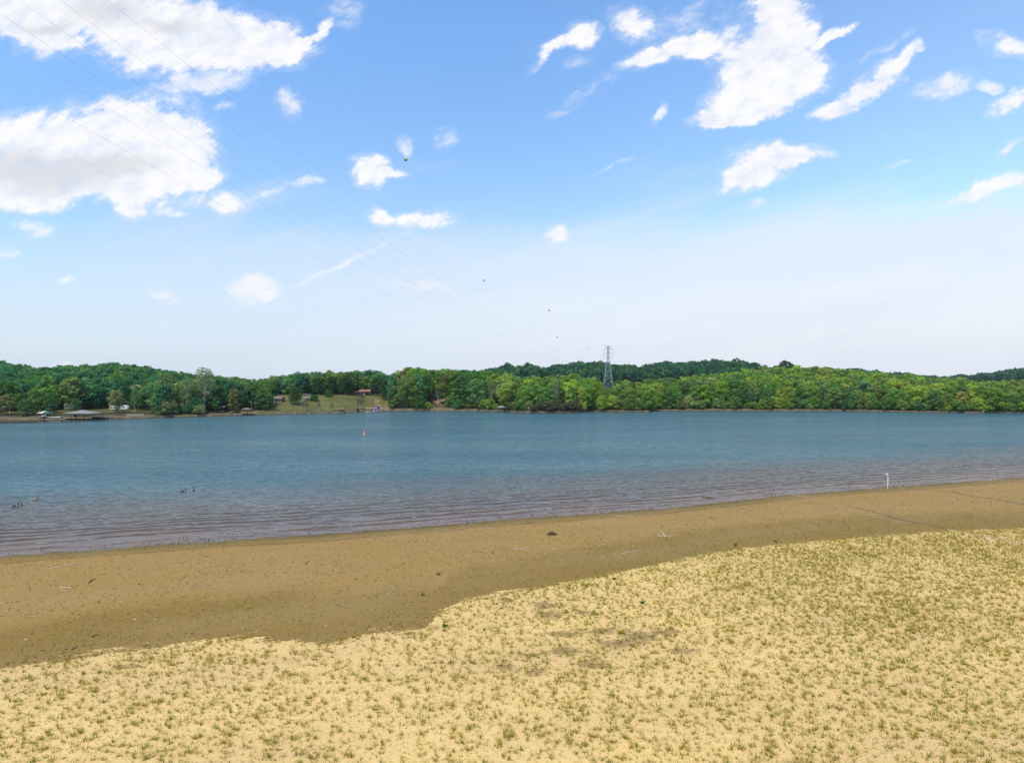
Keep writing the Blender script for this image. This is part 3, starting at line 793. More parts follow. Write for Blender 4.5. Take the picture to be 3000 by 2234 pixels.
# ------------------------------------------------------------------ towers, wires, marker balls
def lattice(mb, z0, z1, w0, w1, n, r, horiz=True):
    for i in range(n):
        a = i / n; b = (i + 1) / n
        za, zb = z0 + (z1 - z0) * a, z0 + (z1 - z0) * b
        wa, wb = (w0 + (w1 - w0) * a) / 2, (w0 + (w1 - w0) * b) / 2
        ca = [(-wa, -wa), (wa, -wa), (wa, wa), (-wa, wa)]; cb = [(-wb, -wb), (wb, -wb), (wb, wb), (-wb, wb)]
        for k in range(4):
            k2 = (k + 1) % 4
            mb.tube([(*ca[k], za), (*cb[k2], zb)], r, 4); mb.tube([(*ca[k2], za), (*cb[k], zb)], r, 4)
            if horiz: mb.tube([(*cb[k], zb), (*cb[k2], zb)], r, 4)
def make_tower(hgt, base, arms, leg_r, br):
    root = empty('transmission_tower', (0, 0, 0))
    waist = hgt * .62; ww = base * .32; tw = base * .15
    for sx in (-1, 1):
        for sy in (-1, 1):
            MB().tube([(sx * base / 2, sy * base / 2, 0), (sx * ww / 2, sy * ww / 2, waist), (sx * tw / 2, sy * tw / 2, waist + hgt * .12), (sx * tw / 2, sy * tw / 2, hgt)], leg_r, 5).build('leg', M['steel'], root)
    mb = MB(); lattice(mb, 0, waist, base, ww, 5, br); mb.build('bracing', M['steel'], root)
    mb = MB(); lattice(mb, waist, waist + hgt * .12, ww, tw, 3, br); lattice(mb, waist + hgt * .12, hgt, tw, tw, 8, br); mb.build('upper_bracing', M['steel'], root)
    for (z, hw) in arms:
        for s in (-1, 1):
            a = MB()
            a.tube([(s * tw / 2, -tw / 2, z), (s * hw, 0, z + .1)], br, 4).tube([(s * tw / 2, tw / 2, z), (s * hw, 0, z + .1)], br, 4).tube([(s * tw / 2, 0, z + 1.1), (s * hw, 0, z + .1)], br, 4)
            for q in (.33, .66): a.tube([(s * (tw / 2 + (hw - tw / 2) * q), 0, z), (s * (tw / 2 + (hw - tw / 2) * q), 0, z + 1.1 * (1 - q))], br, 4)
            ao = a.build('crossarm', M['steel'], root)
            MB().lathe([(.03, .1), (.10, 0), (.10, -2.4), (.03, -2.6)], 6, (s * hw, 0, z)).build('insulator', M['ballgrey'], ao)
    for s in (-1, 1):
        MB().tube([(0, 0, hgt - .4), (s * arms[0][1] * .9, 0, hgt + 1.0)], br * 1.2, 4).tube([(s * tw / 2, 0, hgt - 1.4), (s * arms[0][1] * .9, 0, hgt + 1.0)], br, 4).build('horn', M['steel'], root)
    MB().box((0, 0, hgt + .2), (.9, .9, .5)).build('cap', M['ballred'], root)
    return root
TY = 640.0; TXc = (1782 - XC) / F * TY
tz = 16 - 26 / F * TY
m_, = (.217,)
trot = -math.atan(m_)
arms = [(47.8 - tz, 4.0), (43.8 - tz, 4.6), (40.2 - tz, 4.0)]
tw1 = make_tower(50.2 - tz, 10.2, arms, .20, .075)
tw1.location = (TXc, TY, tz); tw1.rotation_euler.z = trot
tag(tw1, 'tall grey lattice pylon rising out of the lakeside trees', 'pylon', 'power line pylons')
T2Y = 980.0
tw2 = make_tower(36.0, 8.0, [(33.5, 5.2), (29, 6.2), (24.5, 5.2)], .30, .13)
tw2.location = ((1848 - XC) / F * T2Y, T2Y, 16 + 41 / F * T2Y - 36.5); tw2.rotation_euler.z = trot
tag(tw2, 'smaller distant lattice pylon before the dark ridge', 'pylon', 'power line pylons')

def quad(p, Yv):
    (a, za), (b, zb), (c, zc) = p
    return za * (Yv - b) * (Yv - c) / ((a - b) * (a - c)) + zb * (Yv - a) * (Yv - c) / ((b - a) * (b - c)) + zc * (Yv - a) * (Yv - b) / ((c - a) * (c - b))
WR = [('uppermost', 'right', 4.0, -48, [(60.9, 49), (166, 40.7), (640, 45.2)]), ('middle', 'right', 4.6, -48, [(56.2, 46.4), (166, 37.2), (640, 41.2)]), ('lowest', 'right', 4.0, -48, [(51.2, 42.7), (166, 32.7), (640, 37.6)]),
      ('uppermost', 'left', -4.0, -57, [(63, 49.7), (197, 38.5), (640, 45.2)]), ('middle', 'left', -4.6, -57, [(60.8, 45.4), (197, 34), (640, 41.2)]), ('lowest', 'left', -4.0, -57, [(60.8, 42), (197, 30.6), (640, 37.6)])]
def line_x(a, Yv, offx):
    m = (TXc + offx - a) / 640.0
    return a + m * Yv
def wire(name, a, offx, q, rad, label, group):
    pts = []
    for Yv in np.linspace(-90, 640, 74):
        pts.append((line_x(a, Yv, offx), Yv, quad(q, Yv)))
    return tag(MB().tube(pts, rad, 5).build(name, M['wire']), label, 'power line', group)
for lv, sd_, off, a, q in WR:
    wire('power_line', a, off, q, .008, f'{lv} cable of the {sd_} hand set of three crossing the lake sky', 'power cables over the lake')
GR = (-48, 3.6, [(131, 57.5), (463, 43.8), (640, 51.0)]); GLW = (-57, -3.6, [(222, 48), (450, 40), (640, 51.0)])
wire('ground_wire', GR[0], GR[1], GR[2], .007, 'hair thin right hand top wire that carries marker balls', 'thin top wires')
wire('ground_wire', GLW[0], GLW[1], GLW[2], .007, 'hair thin left hand top wire that carries marker balls', 'thin top wires')
def solve_y(a, offx, px):
    m = (TXc + offx - a) / 640.0; r_ = (px - XC) / F
    return a / (r_ - m)
BL = [(1188, GR, .36, 'yellow', 'large yellow marker ball hanging high in the blue sky'), (1417, GLW, .28, 'ballgrey', 'small grey marker ball in the pale sky right of the cables'),
      (1609, GR, .36, 'ballred', 'dark red marker ball, larger of the lower pair left of the pylon'), (1632, GLW, .34, 'ballred', 'dark red marker ball just below the larger one'),
      (1721, GLW, .36, 'ballred', 'small dark marker ball nearest the pylon, lower of the pair'), (1727, GR, .27, 'ballgrey', 'tiny marker ball above the one nearest the pylon')]
for px, g, rad, mt, lab in BL:
    Yv = solve_y(g[0], g[1], px); X_ = (px - XC) / F * Yv
    prof = [(rad * math.sin(math.pi * k / 12) * 1.0 + .0001, -rad * .92 * math.cos(math.pi * k / 12)) for k in range(13)]
    rt = empty('marker_ball', (X_, Yv, quad(g[2], Yv)))
    tag(rt, lab, 'marker ball', 'marker balls on the top wires')
    MB().lathe(prof, 20).build('shell', M[mt], rt, True)
    MB().lathe([(rad * 1.0, -.03), (rad * 1.04, -.03), (rad * 1.04, .03), (rad * 1.0, .03)], 20).build('seam_flange', M['wire'], rt)
    MB().tube([(-.14, -.1, rad * .85), (-.16, -.1, rad * 1.18)], .03, 6).build('clamp', M['wire'], rt); MB().tube([(.16, .1, rad * .85), (.16, .1, rad * 1.12)], .03, 6).build('clamp', M['wire'], rt)
for (px, Yv, top, lab) in ((2005, 1210, 1057, 'left hand thin radio mast on the ridge skyline'), (2047, 1210, 1055, 'right hand thin radio mast on the ridge skyline')):
    X_ = (px - XC) / F * Yv; zt = H + (YH - top) / F * Yv; zb = float(ground_z(X_, Yv))
    rt = empty('radio_mast', (X_, Yv, zb)); tag(rt, lab, 'mast', 'radio masts on the ridge')
    mb = MB(); hh = zt - zb; mb.tube([(0, 0, 0), (0, 0, hh)], .16, 5); mb.build('pole', M['ballred'], rt)
    MB().tube([(-.8, 0, hh * .9), (.8, 0, hh * .9)], .08, 4).build('antenna', M['steel'], rt)

# ------------------------------------------------------------------ docks, boathouses, houses
def hip_roof(mb, w, d, z, rise, over=.5, ridge=.35, th=.12):
    x, y = w / 2 + over, d / 2 + over; rx = w * ridge / 2
    mb.add([(-x, -y, z), (x, -y, z), (x, y, z), (-x, y, z), (-rx, 0, z + rise), (rx, 0, z + rise), (-x, -y, z - th), (x, -y, z - th), (x, y, z - th), (-x, y, z - th)],
           [(0, 1, 5, 4), (1, 2, 5), (2, 3, 4, 5), (3, 0, 4), (6, 7, 1, 0), (7, 8, 2, 1), (8, 9, 3, 2), (9, 6, 0, 3), (9, 8, 7, 6)])
def gable_roof(mb, w, d, z, rise, over=.4, th=.14):
    x, y = w / 2 + over, d / 2 + over
    mb.add([(-x, -y, z), (x, -y, z), (x, 0, z + rise), (-x, 0, z + rise), (x, y, z), (-x, y, z), (-x, -y, z - th), (x, -y, z - th), (x, 0, z + rise - th), (-x, 0, z + rise - th), (x, y, z - th), (-x, y, z - th)],
           [(0, 1, 2, 3), (3, 2, 4, 5), (7, 6, 9, 8), (8, 9, 11, 10), (0, 6, 7, 1), (5, 4, 10, 11), (1, 7, 8, 2), (2, 8, 10, 4), (0, 3, 9, 6), (3, 5, 11, 9)])
def deck(mb, w, d, z, c=(0, 0), nb=None):
    nb = nb or max(4, int(w / .6)); bw = w / nb
    for i in range(nb): mb.box((c[0] - w / 2 + bw * (i + .5), c[1], z - .05), (bw * .92, d, .10))
    mb.box((c[0], c[1] - d / 2 - .03, z - .16), (w, .06, .26)); mb.box((c[0], c[1] + d / 2 + .03, z - .16), (w, .06, .26))
def pavilion(name, px0, px1, py_base, deckz, eave, rise, depth, roofmat, postmat, label, cat, ridge=.35, posts=4, hip=True, deckw=None, deckmat='tan_wood', deckoff=0, gnd=False, Yoff=0, rail=False, rz=0):
    pm = (px0 + px1) / 2
    p = PW(pm, py_base)
    Yc = p.y + Yoff; Xc = (pm - XC) / F * Yc
    w = (px1 - px0) / F * Yc - .9
    z0 = max(0.0, float(ground_z(Xc, Yc)) - (0 if gnd else .15))
    rt = empty(name, (Xc, Yc, z0), rz); tag(rt, label, cat)
    mb = MB(); (hip_roof if hip else gable_roof)(mb, w, depth, eave, rise, **({'ridge': ridge} if hip else {})); mb.build('roof', M[roofmat], rt)
    for i in range(posts):
        for s in (-1, 1):
            MB().box((-w / 2 + .12 + (w - .24) * i / (posts - 1), s * (depth / 2 - .1), (eave - 1.2) / 2), (.2, .2, eave + .9)).build('post', M[postmat], rt)
    dw = deckw or w; mb = MB(); deck(mb, dw, depth + .6, deckz, (deckoff, 0)); mb.build('deck', M[deckmat], rt)
    for s in (-1, 1): MB().box((0, s * (depth / 2 - .1), eave - .22), (w, .1, .22)).build('beam', M[postmat], rt)
    if rail:
        for s in (-1, 1):
            mb = MB()
            mb.box((deckoff, s * (depth / 2), deckz + .95), (dw, .07, .08)).box((deckoff, s * (depth / 2), deckz + .5), (dw, .05, .06))
            for i in range(8): mb.box((deckoff - dw / 2 + .05 + (dw - .1) * i / 7, s * (depth / 2), deckz + .5), (.08, .08, .95))
            mb.build('railing', M[postmat], rt)
    return rt, w
# long boathouse
bh, w = pavilion('boathouse', 200, 285, 1225, .75, 2.55, 1.45, 7.5, 'grey_roof', 'wood', 'long open boathouse with grey hip roof and many posts on the left shore', 'boathouse', ridge=.12, posts=7)
mb = MB()
for i in range(5): MB().box((-w / 2 + 1 + i * (w - 2) / 4, 1.2, 1.25), (.5 + .2 * (i % 2), .5, .95)).box((-w / 2 + 1 + i * (w - 2) / 4, 1.2, 1.76), (.7, .6, .08)).build('locker', M['cream'], bh)
def boat(name, p, L, rz, hullm, label):
    rt = empty(name, p, rz); tag(rt, label, 'boat')
    mb = MB(); rg = []
    for f, wf, b in ((0, 1, -.25), (.35, 1.05, -.28), (.65, .9, -.25), (.85, .55, -.1), (1, .05, .25)):
        x = -L / 2 + L * f; w_ = .95 * wf
        rg.append([(x, -w_, .55 + .15 * f), (x, w_, .55 + .15 * f), (x, w_ * .8, .1), (x, w_ * .25, b), (x, -w_ * .25, b), (x, -w_ * .8, .1)])
    mb.loft(rg).build('hull', M[hullm], rt)
    MB().box((-L * .05, 0, .85), (L * .25, 1.2, .45)).build('console', M['white'], rt)
    MB().tube([(-L * .1, -.5, 1.0), (L * .08, 0, 1.4), (-L * .1, .5, 1.0)], .04, 5).build('windshield', M['glass'], rt)
    MB().box((-L / 2 - .2, 0, .6), (.45, .4, .8)).build('outboard_motor', M['tyre'], rt)
    return rt
q = PW(133, 1222); boat('motor_boat', (q.x, q.y - .5, q.z + .35), 5.2, R(-75), 'white', 'white motor boat under the small two tone boathouse roof')
boat('motor_boat', (bh.location.x - .6, bh.location.y, bh.location.z + .25), 5.6, R(-80), 'red', 'small red boat moored under the long grey boathouse')
# small two-tone boathouse
b2, w = pavilion('boathouse', 119, 152, 1221, .6, 1.95, .95, 4.6, 'green_roof', 'dark_wood', 'small boathouse with green and cream roof left of the long grey one', 'boathouse', ridge=.3, posts=3)
mb = MB(); x, y, rx = w / 2 + .5, 2.8, w * .15
mb.add([(-x, -y, 1.965), (-x + x * .95, -y, 1.965), (-.05, 0, 2.92), (-rx, 0, 2.92), (-x, y, 1.965)], [(0, 1, 2, 3), (4, 0, 3)]); mb.v = [(a - .01, b - .02, c + .03) for a, b, c in mb.v]
mb.build('pale_roof_panel', M['cream'], b2)
def dock(px, py, w, d, z, rz, mat, label, posts=4, gnd=False, name='dock'):
    p = PW(px, py); rt = empty(name, (p.x, p.y, max(0, p.z - .15)), rz); tag(rt, label, 'dock')
    mb = MB(); deck(mb, w, d, z); mb.build('deck', M[mat], rt)
    for i in range(posts):
        for s in (-1, 1):
            MB().tube([(-w / 2 + .15 + (w - .3) * i / (posts - 1), s * (d / 2 - .1), -1.0), (-w / 2 + .15 + (w - .3) * i / (posts - 1), s * (d / 2 - .1), z + .45)], .09, 6).build('piling', M['wood'], rt)
    return rt
dock(161, 1223, 6.5, 1.8, .55, 0, 'cream', 'pale wooden dock right of the small two tone boathouse', 5)
dock(300, 1222, 5.0, 1.5, .5, R(8), 'wood', 'low weathered gangway right of the long grey boathouse', 3)
# dark shelters and deck
pavilion('lake_shelter', 636, 662, 1212, .4, 2.3, .55, 3.6, 'brown_roof', 'dark_wood', 'dark open shelter under the trees left of the grassy slope', 'shelter', posts=3, Yoff=7, gnd=True, hip=False, deckmat='wood')
b3, w = pavilion('boathouse', 711, 736, 1216, 1.1, 2.9, .75, 3.8, 'brown_roof', 'tan_wood', 'brown roofed timber boathouse with wide tan deck below the utility pole', 'boathouse', posts=3, deckw=8.6, deckoff=1.4, rail=True)
m = MB()
for i in range(6): MB().box((-2.4 + i * 1.55, -2.3, .1), (.16, .16, 2.0)).build('stilt', M['dark_wood'], b3)
b4, w = pavilion('boathouse', 992, 1011, 1211, .8, 2.55, .55, 3.2, 'red_roof', 'dark_wood', 'small red roofed dock shelter at the foot of the grassy slope', 'boathouse', posts=3, deckw=6.6, deckoff=-1.7, deckmat='wood', rail=True)
# red and blue double boathouse
b5, w = pavilion('boathouse', 1072, 1107, 1209, .55, 2.35, .70, 4.4, 'red_roof', 'cream', 'red roofed boathouse with blue side panels at the water', 'boathouse', posts=4, hip=False)
MB().box((w * .28, -2.35, 1.35), (2.3, .08, 1.35)).build('blue_panel', M['blue'], b5)
MB().box((w * .28, -2.41, 1.35), (.9, .04, .5)).build('sign_board', M['white'], b5)
b6, w = pavilion('boathouse', 1101, 1120, 1206, 1.3, 3.3, .6, 3.6, 'red_roof', 'cream', 'smaller red roofed hut with blue wall behind the big red boathouse', 'boathouse', posts=3, hip=False, Yoff=3)
MB().box((-.2, -1.95, 2.1), (w * .7, .08, 1.5)).build('blue_panel', M['blue'], b6)
mb = MB()
for i in range(9): mb.box((2.2 + i * .4, 1.5 + i * 1.0, 1.6 + i * .28), (1.1, 1.0, .12))
mb.build('stairway', M['dark_wood'], b6)
# gazebo
gz, w = pavilion('gazebo', 1456, 1480, 1204, .55, 2.35, 1.15, 4.2, 'grey_roof', 'dark_wood', 'small gazebo with grey hip roof on the shore below the bright trees', 'gazebo', ridge=.06, posts=3, rail=True)
dock(1454, 1204, 3.0, 1.6, .45, 0, 'tan_wood', 'short yellowish dock left of the gazebo', 3)
# stilt hut on slope
q = P(899, 1172)
pavilion('hill_pavilion', 887, 911, 1172, 1.2, 3.6, .45, 3.6, 'dark_wood', 'cream', 'dark open hut on stilts on the grassy slope', 'hut', posts=4, gnd=True, hip=False, deckmat='dark_wood', rail=True)

def house(px, py, w, d, h, rise, wallm, roofm, label, rz=0, nwin=4, chimney=True, porch=False, Yv=None, name='house'):
    p = P(px, py) if Yv is None else at(px, Yv)
    rt = empty(name, (p.x, p.y + d / 2, p.z - .3), rz); tag(rt, label, 'house')
    MB().box((0, 0, h / 2), (w, d, h)).build('wall', M[wallm], rt)
    mb = MB(); gable_roof(mb, w, d, h + .05, rise, .6); ro = mb.build('roof', M[roofm], rt)
    for s in (-1, 1):
        mb = MB(); mb.add([(s * w / 2, -d / 2, h), (s * w / 2, d / 2, h), (s * w / 2, 0, h + rise * .85), (s * (w / 2 - .2), -d / 2, h), (s * (w / 2 - .2), d / 2, h), (s * (w / 2 - .2), 0, h + rise * .85)], [(0, 1, 2), (3, 5, 4), (0, 2, 5, 3), (1, 4, 5, 2)]); mb.build('gable', M[wallm], rt)
    for i in range(nwin):
        x = -w / 2 + w * (i + .5) / nwin
        if i == nwin // 2:
            dr = MB().box((x, -d / 2 - .03, 1.2), (1.0, .08, 2.1)).build('door', M['dark_wood'], rt); continue
        f = MB().box((x, -d / 2 - .03, h * .55), (1.4, .07, 1.2)).build('window', M['white'], rt)
        MB().box((x, -d / 2 - .08, h * .55), (1.15, .04, .95)).build('pane', M['glass'], f)
    if chimney: MB().box((w * .25, .4, h + rise * .8), (.7, .7, 1.7)).build('chimney', M['brick'], ro)
    if porch:
        mb = MB()
        for i in range(6): mb.box((-w / 2 + .2 + (w - .4) * i / 5, -d / 2 - 2.0, .2), (.16, .16, 4.6))
        mb.box((0, -d / 2 - 1.0, 0.35), (w, 2.2, .18)).box((0, -d / 2 - 2.05, 1.3), (w, .06, .08)).box((0, -d / 2 - 1.1, 2.62), (w + .4, 2.6, .12))
        mb.build('porch', M['dark_wood'], rt)
    return rt
house(1068, 1156, 6.5, 6, 2.5, 1.2, 'cream', 'red_roof', 'house with brick red roof at the top of the grassy slope', nwin=4)
house(1049, 1157, 5.0, 4, 2.1, .7, 'brown_roof', 'red_roof', 'low dark wing attached left of the red roofed house', nwin=3, chimney=False, name='house_annexe', porch=True)
house(806, 1179, 7, 6, 2.6, 1.3, 'brick', 'brown_roof', 'dark brown house half hidden in trees left of the slope', nwin=4)
house(1290, 1166, 8, 6, 2.8, 1.4, 'tan_wood', 'brown_roof', 'tan house behind tree trunks on the bare clay bank', nwin=4, porch=True)
house(1364, 1160, 6, 6, 2.8, 1.3, 'cream', 'tan_roof', 'pale house glimpsed between trees right of the clay bank', nwin=3)
house(1915, 1082, 20, 12, 5.5, 2.6, 'white', 'tan_roof', 'white building among the trees on the ridge skyline', nwin=7, Yv=1175)

def trailer(px, py, w, h, label):
    p = P(px, py); rt = empty('camper_trailer', (p.x, p.y + 4.5, p.z), R(4)); tag(rt, label, 'trailer', 'white camper trailers on the left bank')
    mb = MB(); pr = [(-w / 2, .6), (-w / 2, h * .92), (-w / 2 + .3, h), (w / 2 - .7, h), (w / 2, h * .62), (w / 2 - .25, .6)]
    n = len(pr); mb.add([(x, -1.2, z) for x, z in pr] + [(x, 1.2, z) for x, z in pr], [tuple(range(n))] + [tuple(range(2 * n - 1, n - 1, -1))] + [(k, k + n, (k + 1) % n + n, (k + 1) % n) for k in range(n)])
    mb.build('body', M['white'], rt)
    for x in (-w * .28, w * .18):
        f = MB().box((x, -1.22, h * .62), (1.1, .05, .65)).build('window', M['steel'], rt)
        MB().box((x, -1.26, h * .62), (.95, .04, .5)).build('pane', M['glass'], f)
    MB().box((-w * .03, -1.22, 1.45), (.65, .05, 1.65)).build('door', M['cream'], rt)
    MB().box((0, -1.21, 1.0), (w * .94, .03, .12)).build('stripe', M['ballgrey'], rt)
    for x in (-.5, .5):
        for s in (-1, 1):
            MB().tube([(x, s * 1.0 - .1, .36), (x, s * 1.0 + .1, .36)], .36, 12).build('wheel', M['tyre'], rt)
    MB().tube([(-w / 2, 0, .6), (-w / 2 - 1.2, 0, .5)], .06, 5).tube([(-w / 2 - 1.1, 0, .5), (-w / 2 - 1.1, 0, 0)], .05, 5).build('hitch', M['steel'], rt)
trailer(193, 1202, 5.8, 3.0, 'boxy white camper trailer behind trunks above the long grey boathouse')
trailer(346, 1203, 5.4, 2.7, 'white camper trailer with a dark window right of the long boathouse')
trailer(320, 1203, 3.4, 2.3, 'small white trailer beside the camper with a dark window')

# fence, pole, sign, rocks
p0, p1 = P(372, 1219), P(420, 1218); rt = empty('rail_fence', p0); tag(rt, 'white post fence on the bank right of the long boathouse', 'fence')
dv = p1 - p0
for i in range(9):
    v = dv * i / 8; z = float(ground_z(p0.x + v.x, p0.y + v.y)) - p0.z
    MB().box((v.x, v.y, z + .55), (.14, .14, 1.3)).build('post', M['cream'], rt)
MB().tube([(0, 0, .9), (dv.x, dv.y, dv.z + .9)], .04, 4).tube([(0, 0, .5), (dv.x, dv.y, dv.z + .5)], .04, 4).build('rail', M['cream'], rt)
p = P(737, 1208); rt = empty('utility_pole', p); tag(rt, 'wooden utility pole with a lamp beside the brown roofed boathouse', 'pole')
MB().tube([(0, 0, -.3), (0, 0, 6.0)], [.14, .10], 8).build('pole', M['wood'], rt); MB().tube([(0, 0, 5.4), (-.7, 0, 5.6)], .04, 5).build('lamp_arm', M['steel'], rt); MB().lathe([(.02, .15), (.2, .0), (.2, -.12), (0, -.15)], 10, (-.8, 0, 5.55)).build('lamp_head', M['white'], rt)
p = P(1549, 1207, 0.0); rt = empty('channel_marker', (p.x, p.y, 0)); tag(rt, 'green channel marker board on a post at the point', 'sign')
MB().tube([(0, 0, -.8), (0, 0, 3.4)], .10, 8).build('post', M['wood'], rt); MB().box((0, -.13, 2.6), (.95, .06, .95)).build('board', M['green'], rt); MB().box((0, -.13, 1.6), (.5, .05, .5)).build('plate', M['green'], rt)
MB().box((0, -.17, 2.6), (.45, .02, .45)).build('panel', M['cream'], rt)
p = P(28, 1216); rt = empty('utility_pole', p); tag(rt, 'bare grey pole standing by the bank at the far left', 'pole')
MB().tube([(0, 0, -.3), (0, 0, 5.0)], [.12, .09], 8).build('pole', M['pale_bark'], rt); MB().box((0, 0, 4.6), (1.0, .1, .1)).build('crossbar', M['wood'], rt)
def rock(px, py, s, label, z=None):
    rr = random.Random(px); mb = MB(); 
    rg = []
    for (zf, rf) in ((-.2, .9), (.15, 1.0), (.45, .8), (.62, .4)):
        rg.append([(s * rf * (.75 + .5 * rr.random()) * math.cos(a), s * rf * .7 * (.75 + .5 * rr.random()) * math.sin(a), s * zf) for a in [2 * math.pi * k / 9 for k in range(9)]])
    mb.loft(rg); o = mb.build('rock', M['rock']); o.location = P(px, py); tag(o, label, 'rock', 'rocks along the far shore')
for px, py, s, lab in ((690, 1214, .9, 'pale rock on the bank left of the brown roofed boathouse'), (700, 1214, .7, 'smaller pale rock touching the brown roofed boathouse deck'), (905, 1209, .8, 'rock at the waterline below the stilt hut'), (818, 1211, .8, 'boulder on the beach left of the grassy slope'),
                       (862, 1207, .7, 'grey rock beside a fallen plank under the grassy slope'), (1135, 1203, .8, 'rock at the right end of the grassy slope beach'), (330, 1222, .9, 'rock by the gangway of the long boathouse')):
    rock(px, py, s, lab)
# leaning driftwood far right
p = P(2885, 1207); mb = MB(); mb.tube([(-1.6, 0, .1), (-.3, 0, .7), (.6, 0, 2.0), (.9, 0, 2.8)], [.12, .16, .12, .05], 6).tube([(-.3, 0, .7), (-1.2, .1, 1.1)], [.1, .03], 5).tube([(.2, 0, 1.3), (1.4, 0, 1.6)], [.08, .03], 5)
o = mb.build('fallen_limb', M['pale_bark']); o.location = p; tag(o, 'bleached fallen limb leaning at the water on the right point', 'log')

# ------------------------------------------------------------------ trees
def lobes_crown(rng, H0, H1, rad, nl, shape='round'):
    L = []
    for i in range(nl):
        f = (i + .5) / nl
        z = H0 + (H1 - H0) * (f ** .85)
        t = (z - H0) / (H1 - H0)
        if shape == 'round': prof = math.sqrt(max(0, 1 - ((t - .42) / .62) ** 2))
        elif shape == 'tall': prof = math.sqrt(max(0, 1 - ((t - .5) / .56) ** 2)) * .9
        elif shape == 'cone': prof = 1.0 - t * .92
        else: prof = math.sqrt(max(0, 1 - ((t - .22) / .82) ** 2))
        a = i * 2.399 + rng.random() * .8
        rr = rad * prof * (.55 + .3 * rng.random())
        lr = rad * (.30 + .16 * rng.random()) * (.65 + .45 * prof)
        if shape == 'cone': lr = rad * .3 * (1.05 - t * .7); rr = rad * prof * .75
        L.append((rr * math.cos(a), rr * math.sin(a), z, lr))
    L.append((0, 0, (H0 + H1) / 2, rad * .55)); L.append((0, 0, H1 - rad * .35, rad * .36))
    return np.array(L)
def leaf_cloud(rng, L, nq, size, flat=.8):
    """leaf-clump faces spread over the lobes' shells"""
    w = L[:, 3] ** 2; idx = rng.choice(len(L), nq, p=w / w.sum())
    d = rng.normal(size=(nq, 3)); d /= np.linalg.norm(d, axis=1)[:, None]
    d[:, 2] = np.where(rng.random(nq) < .62, np.abs(d[:, 2]), d[:, 2])
    rad = L[idx, 3] * (.80 + .32 * rng.random(nq))
    c = L[idx, :3] + d * rad[:, None] * np.array([1, 1, flat])
    nrm = d + rng.normal(size=(nq, 3)) * .45; nrm[:, 2] += .25; nrm /= np.linalg.norm(nrm, axis=1)[:, None]
    ref = rng.normal(size=(nq, 3)); u = np.cross(nrm, ref); u /= np.linalg.norm(u, axis=1)[:, None]; v = np.cross(nrm, u)
    s = (size * (.6 + .8 * rng.random(nq)))[:, None]
    k = (.55 + .5 * rng.random((nq, 4)))
    V = np.stack([c + u * s * k[:, :1], c + v * s * k[:, 1:2], c - u * s * k[:, 2:3], c - v * s * k[:, 3:4]], 1)
    return V.reshape(-1, 3)
def crown_mesh(V, mat):
    n = len(V) // 4
    return mesh_np('crown', V, np.arange(n * 4), np.full(n, 4), mat)
def trunk_mb(rng, h, r, lobes, nl=7, pale=False):
    mb = MB(); lean = Vector(((rng.random() - .5) * .8, (rng.random() - .5) * .8, 0))
    mb.tube([(0, 0, -.4), lean * .2 + Vector((0, 0, h * .25)), lean * .6 + Vector((0, 0, h * .5)), lean + Vector((0, 0, h * .85))], [r * 1.25, r, r * .75, r * .25], 7)
    ids = rng.choice(len(lobes), min(nl, len(lobes)), replace=False)
    for i in ids:
        L = lobes[i]; z0 = h * (.25 + .35 * rng.random()); z0 = min(z0, L[2] * .9)
        a = lean * (z0 / h) + Vector((0, 0, z0)); b = Vector(L[:3]); m = a.lerp(b, .5) + Vector((0, 0, .35))
        mb.tube([a, m, b], [r * .45, r * .3, r * .1], 5)
    return mb
KINDS = {  # H0, H1, radius, lobes, shape, leaf faces, leaf size, pale trunk
 'oak': (2.2, 13.5, 5.0, 22, 'round', 2300, .46, False), 'oak2': (2.8, 15.0, 4.6, 20, 'round', 2200, .46, False), 'maple': (2.0, 13.0, 4.4, 16, 'round', 2100, .42, False),
 'tall': (2.5, 17.0, 4.2, 22, 'tall', 2200, .46, False), 'sycamore': (3.0, 17.5, 5.2, 20, 'tall', 1300, .40, True), 'willow': (.6, 10.0, 4.6, 18, 'bush', 2300, .40, False),
 'bush': (.3, 4.2, 3.0, 14, 'bush', 1300, .30, False), 'pine': (2.5, 15.0, 3.0, 22, 'cone', 1500, .36, False), 'small': (1.3, 6.5, 2.3, 11, 'round', 900, .28, False), 'sparse': (2.0, 9.0, 2.2, 12, 'tall', 480, .26, True),
}
PROTO = {}
for ki, (k, (h0, h1, rad, nl, shp, nq, sz, pale)) in enumerate(KINDS.items()):
    PROTO[k] = []
    for v in range(3 if k in ('oak', 'oak2', 'maple', 'tall', 'willow', 'bush') else 2):
        rng = np.random.default_rng(100 + ki * 10 + v)
        L = lobes_crown(rng, h0, h1, rad, nl, shp)
        cm = crown_mesh(leaf_cloud(rng, L, int(nq * 1.45), sz * .80), M['leaf'])
        tb = trunk_mb(rng, h1 * .9, rad * .065, L, 8); me = bpy.data.meshes.new('trunk'); me.from_pydata(tb.v, [], tb.f); me.update(); me.materials.append(M['pale_bark'] if pale else M['bark'])
        PROTO[k].append((cm, me, h1))
NAMES = {'oak': 'broadleaf_tree', 'oak2': 'broadleaf_tree', 'maple': 'round_tree', 'tall': 'tall_tree', 'sycamore': 'pale_barked_tree', 'willow': 'willow_tree', 'bush': 'shore_bush', 'pine': 'pine_tree', 'small': 'small_tree', 'sparse': 'sparse_tree'}
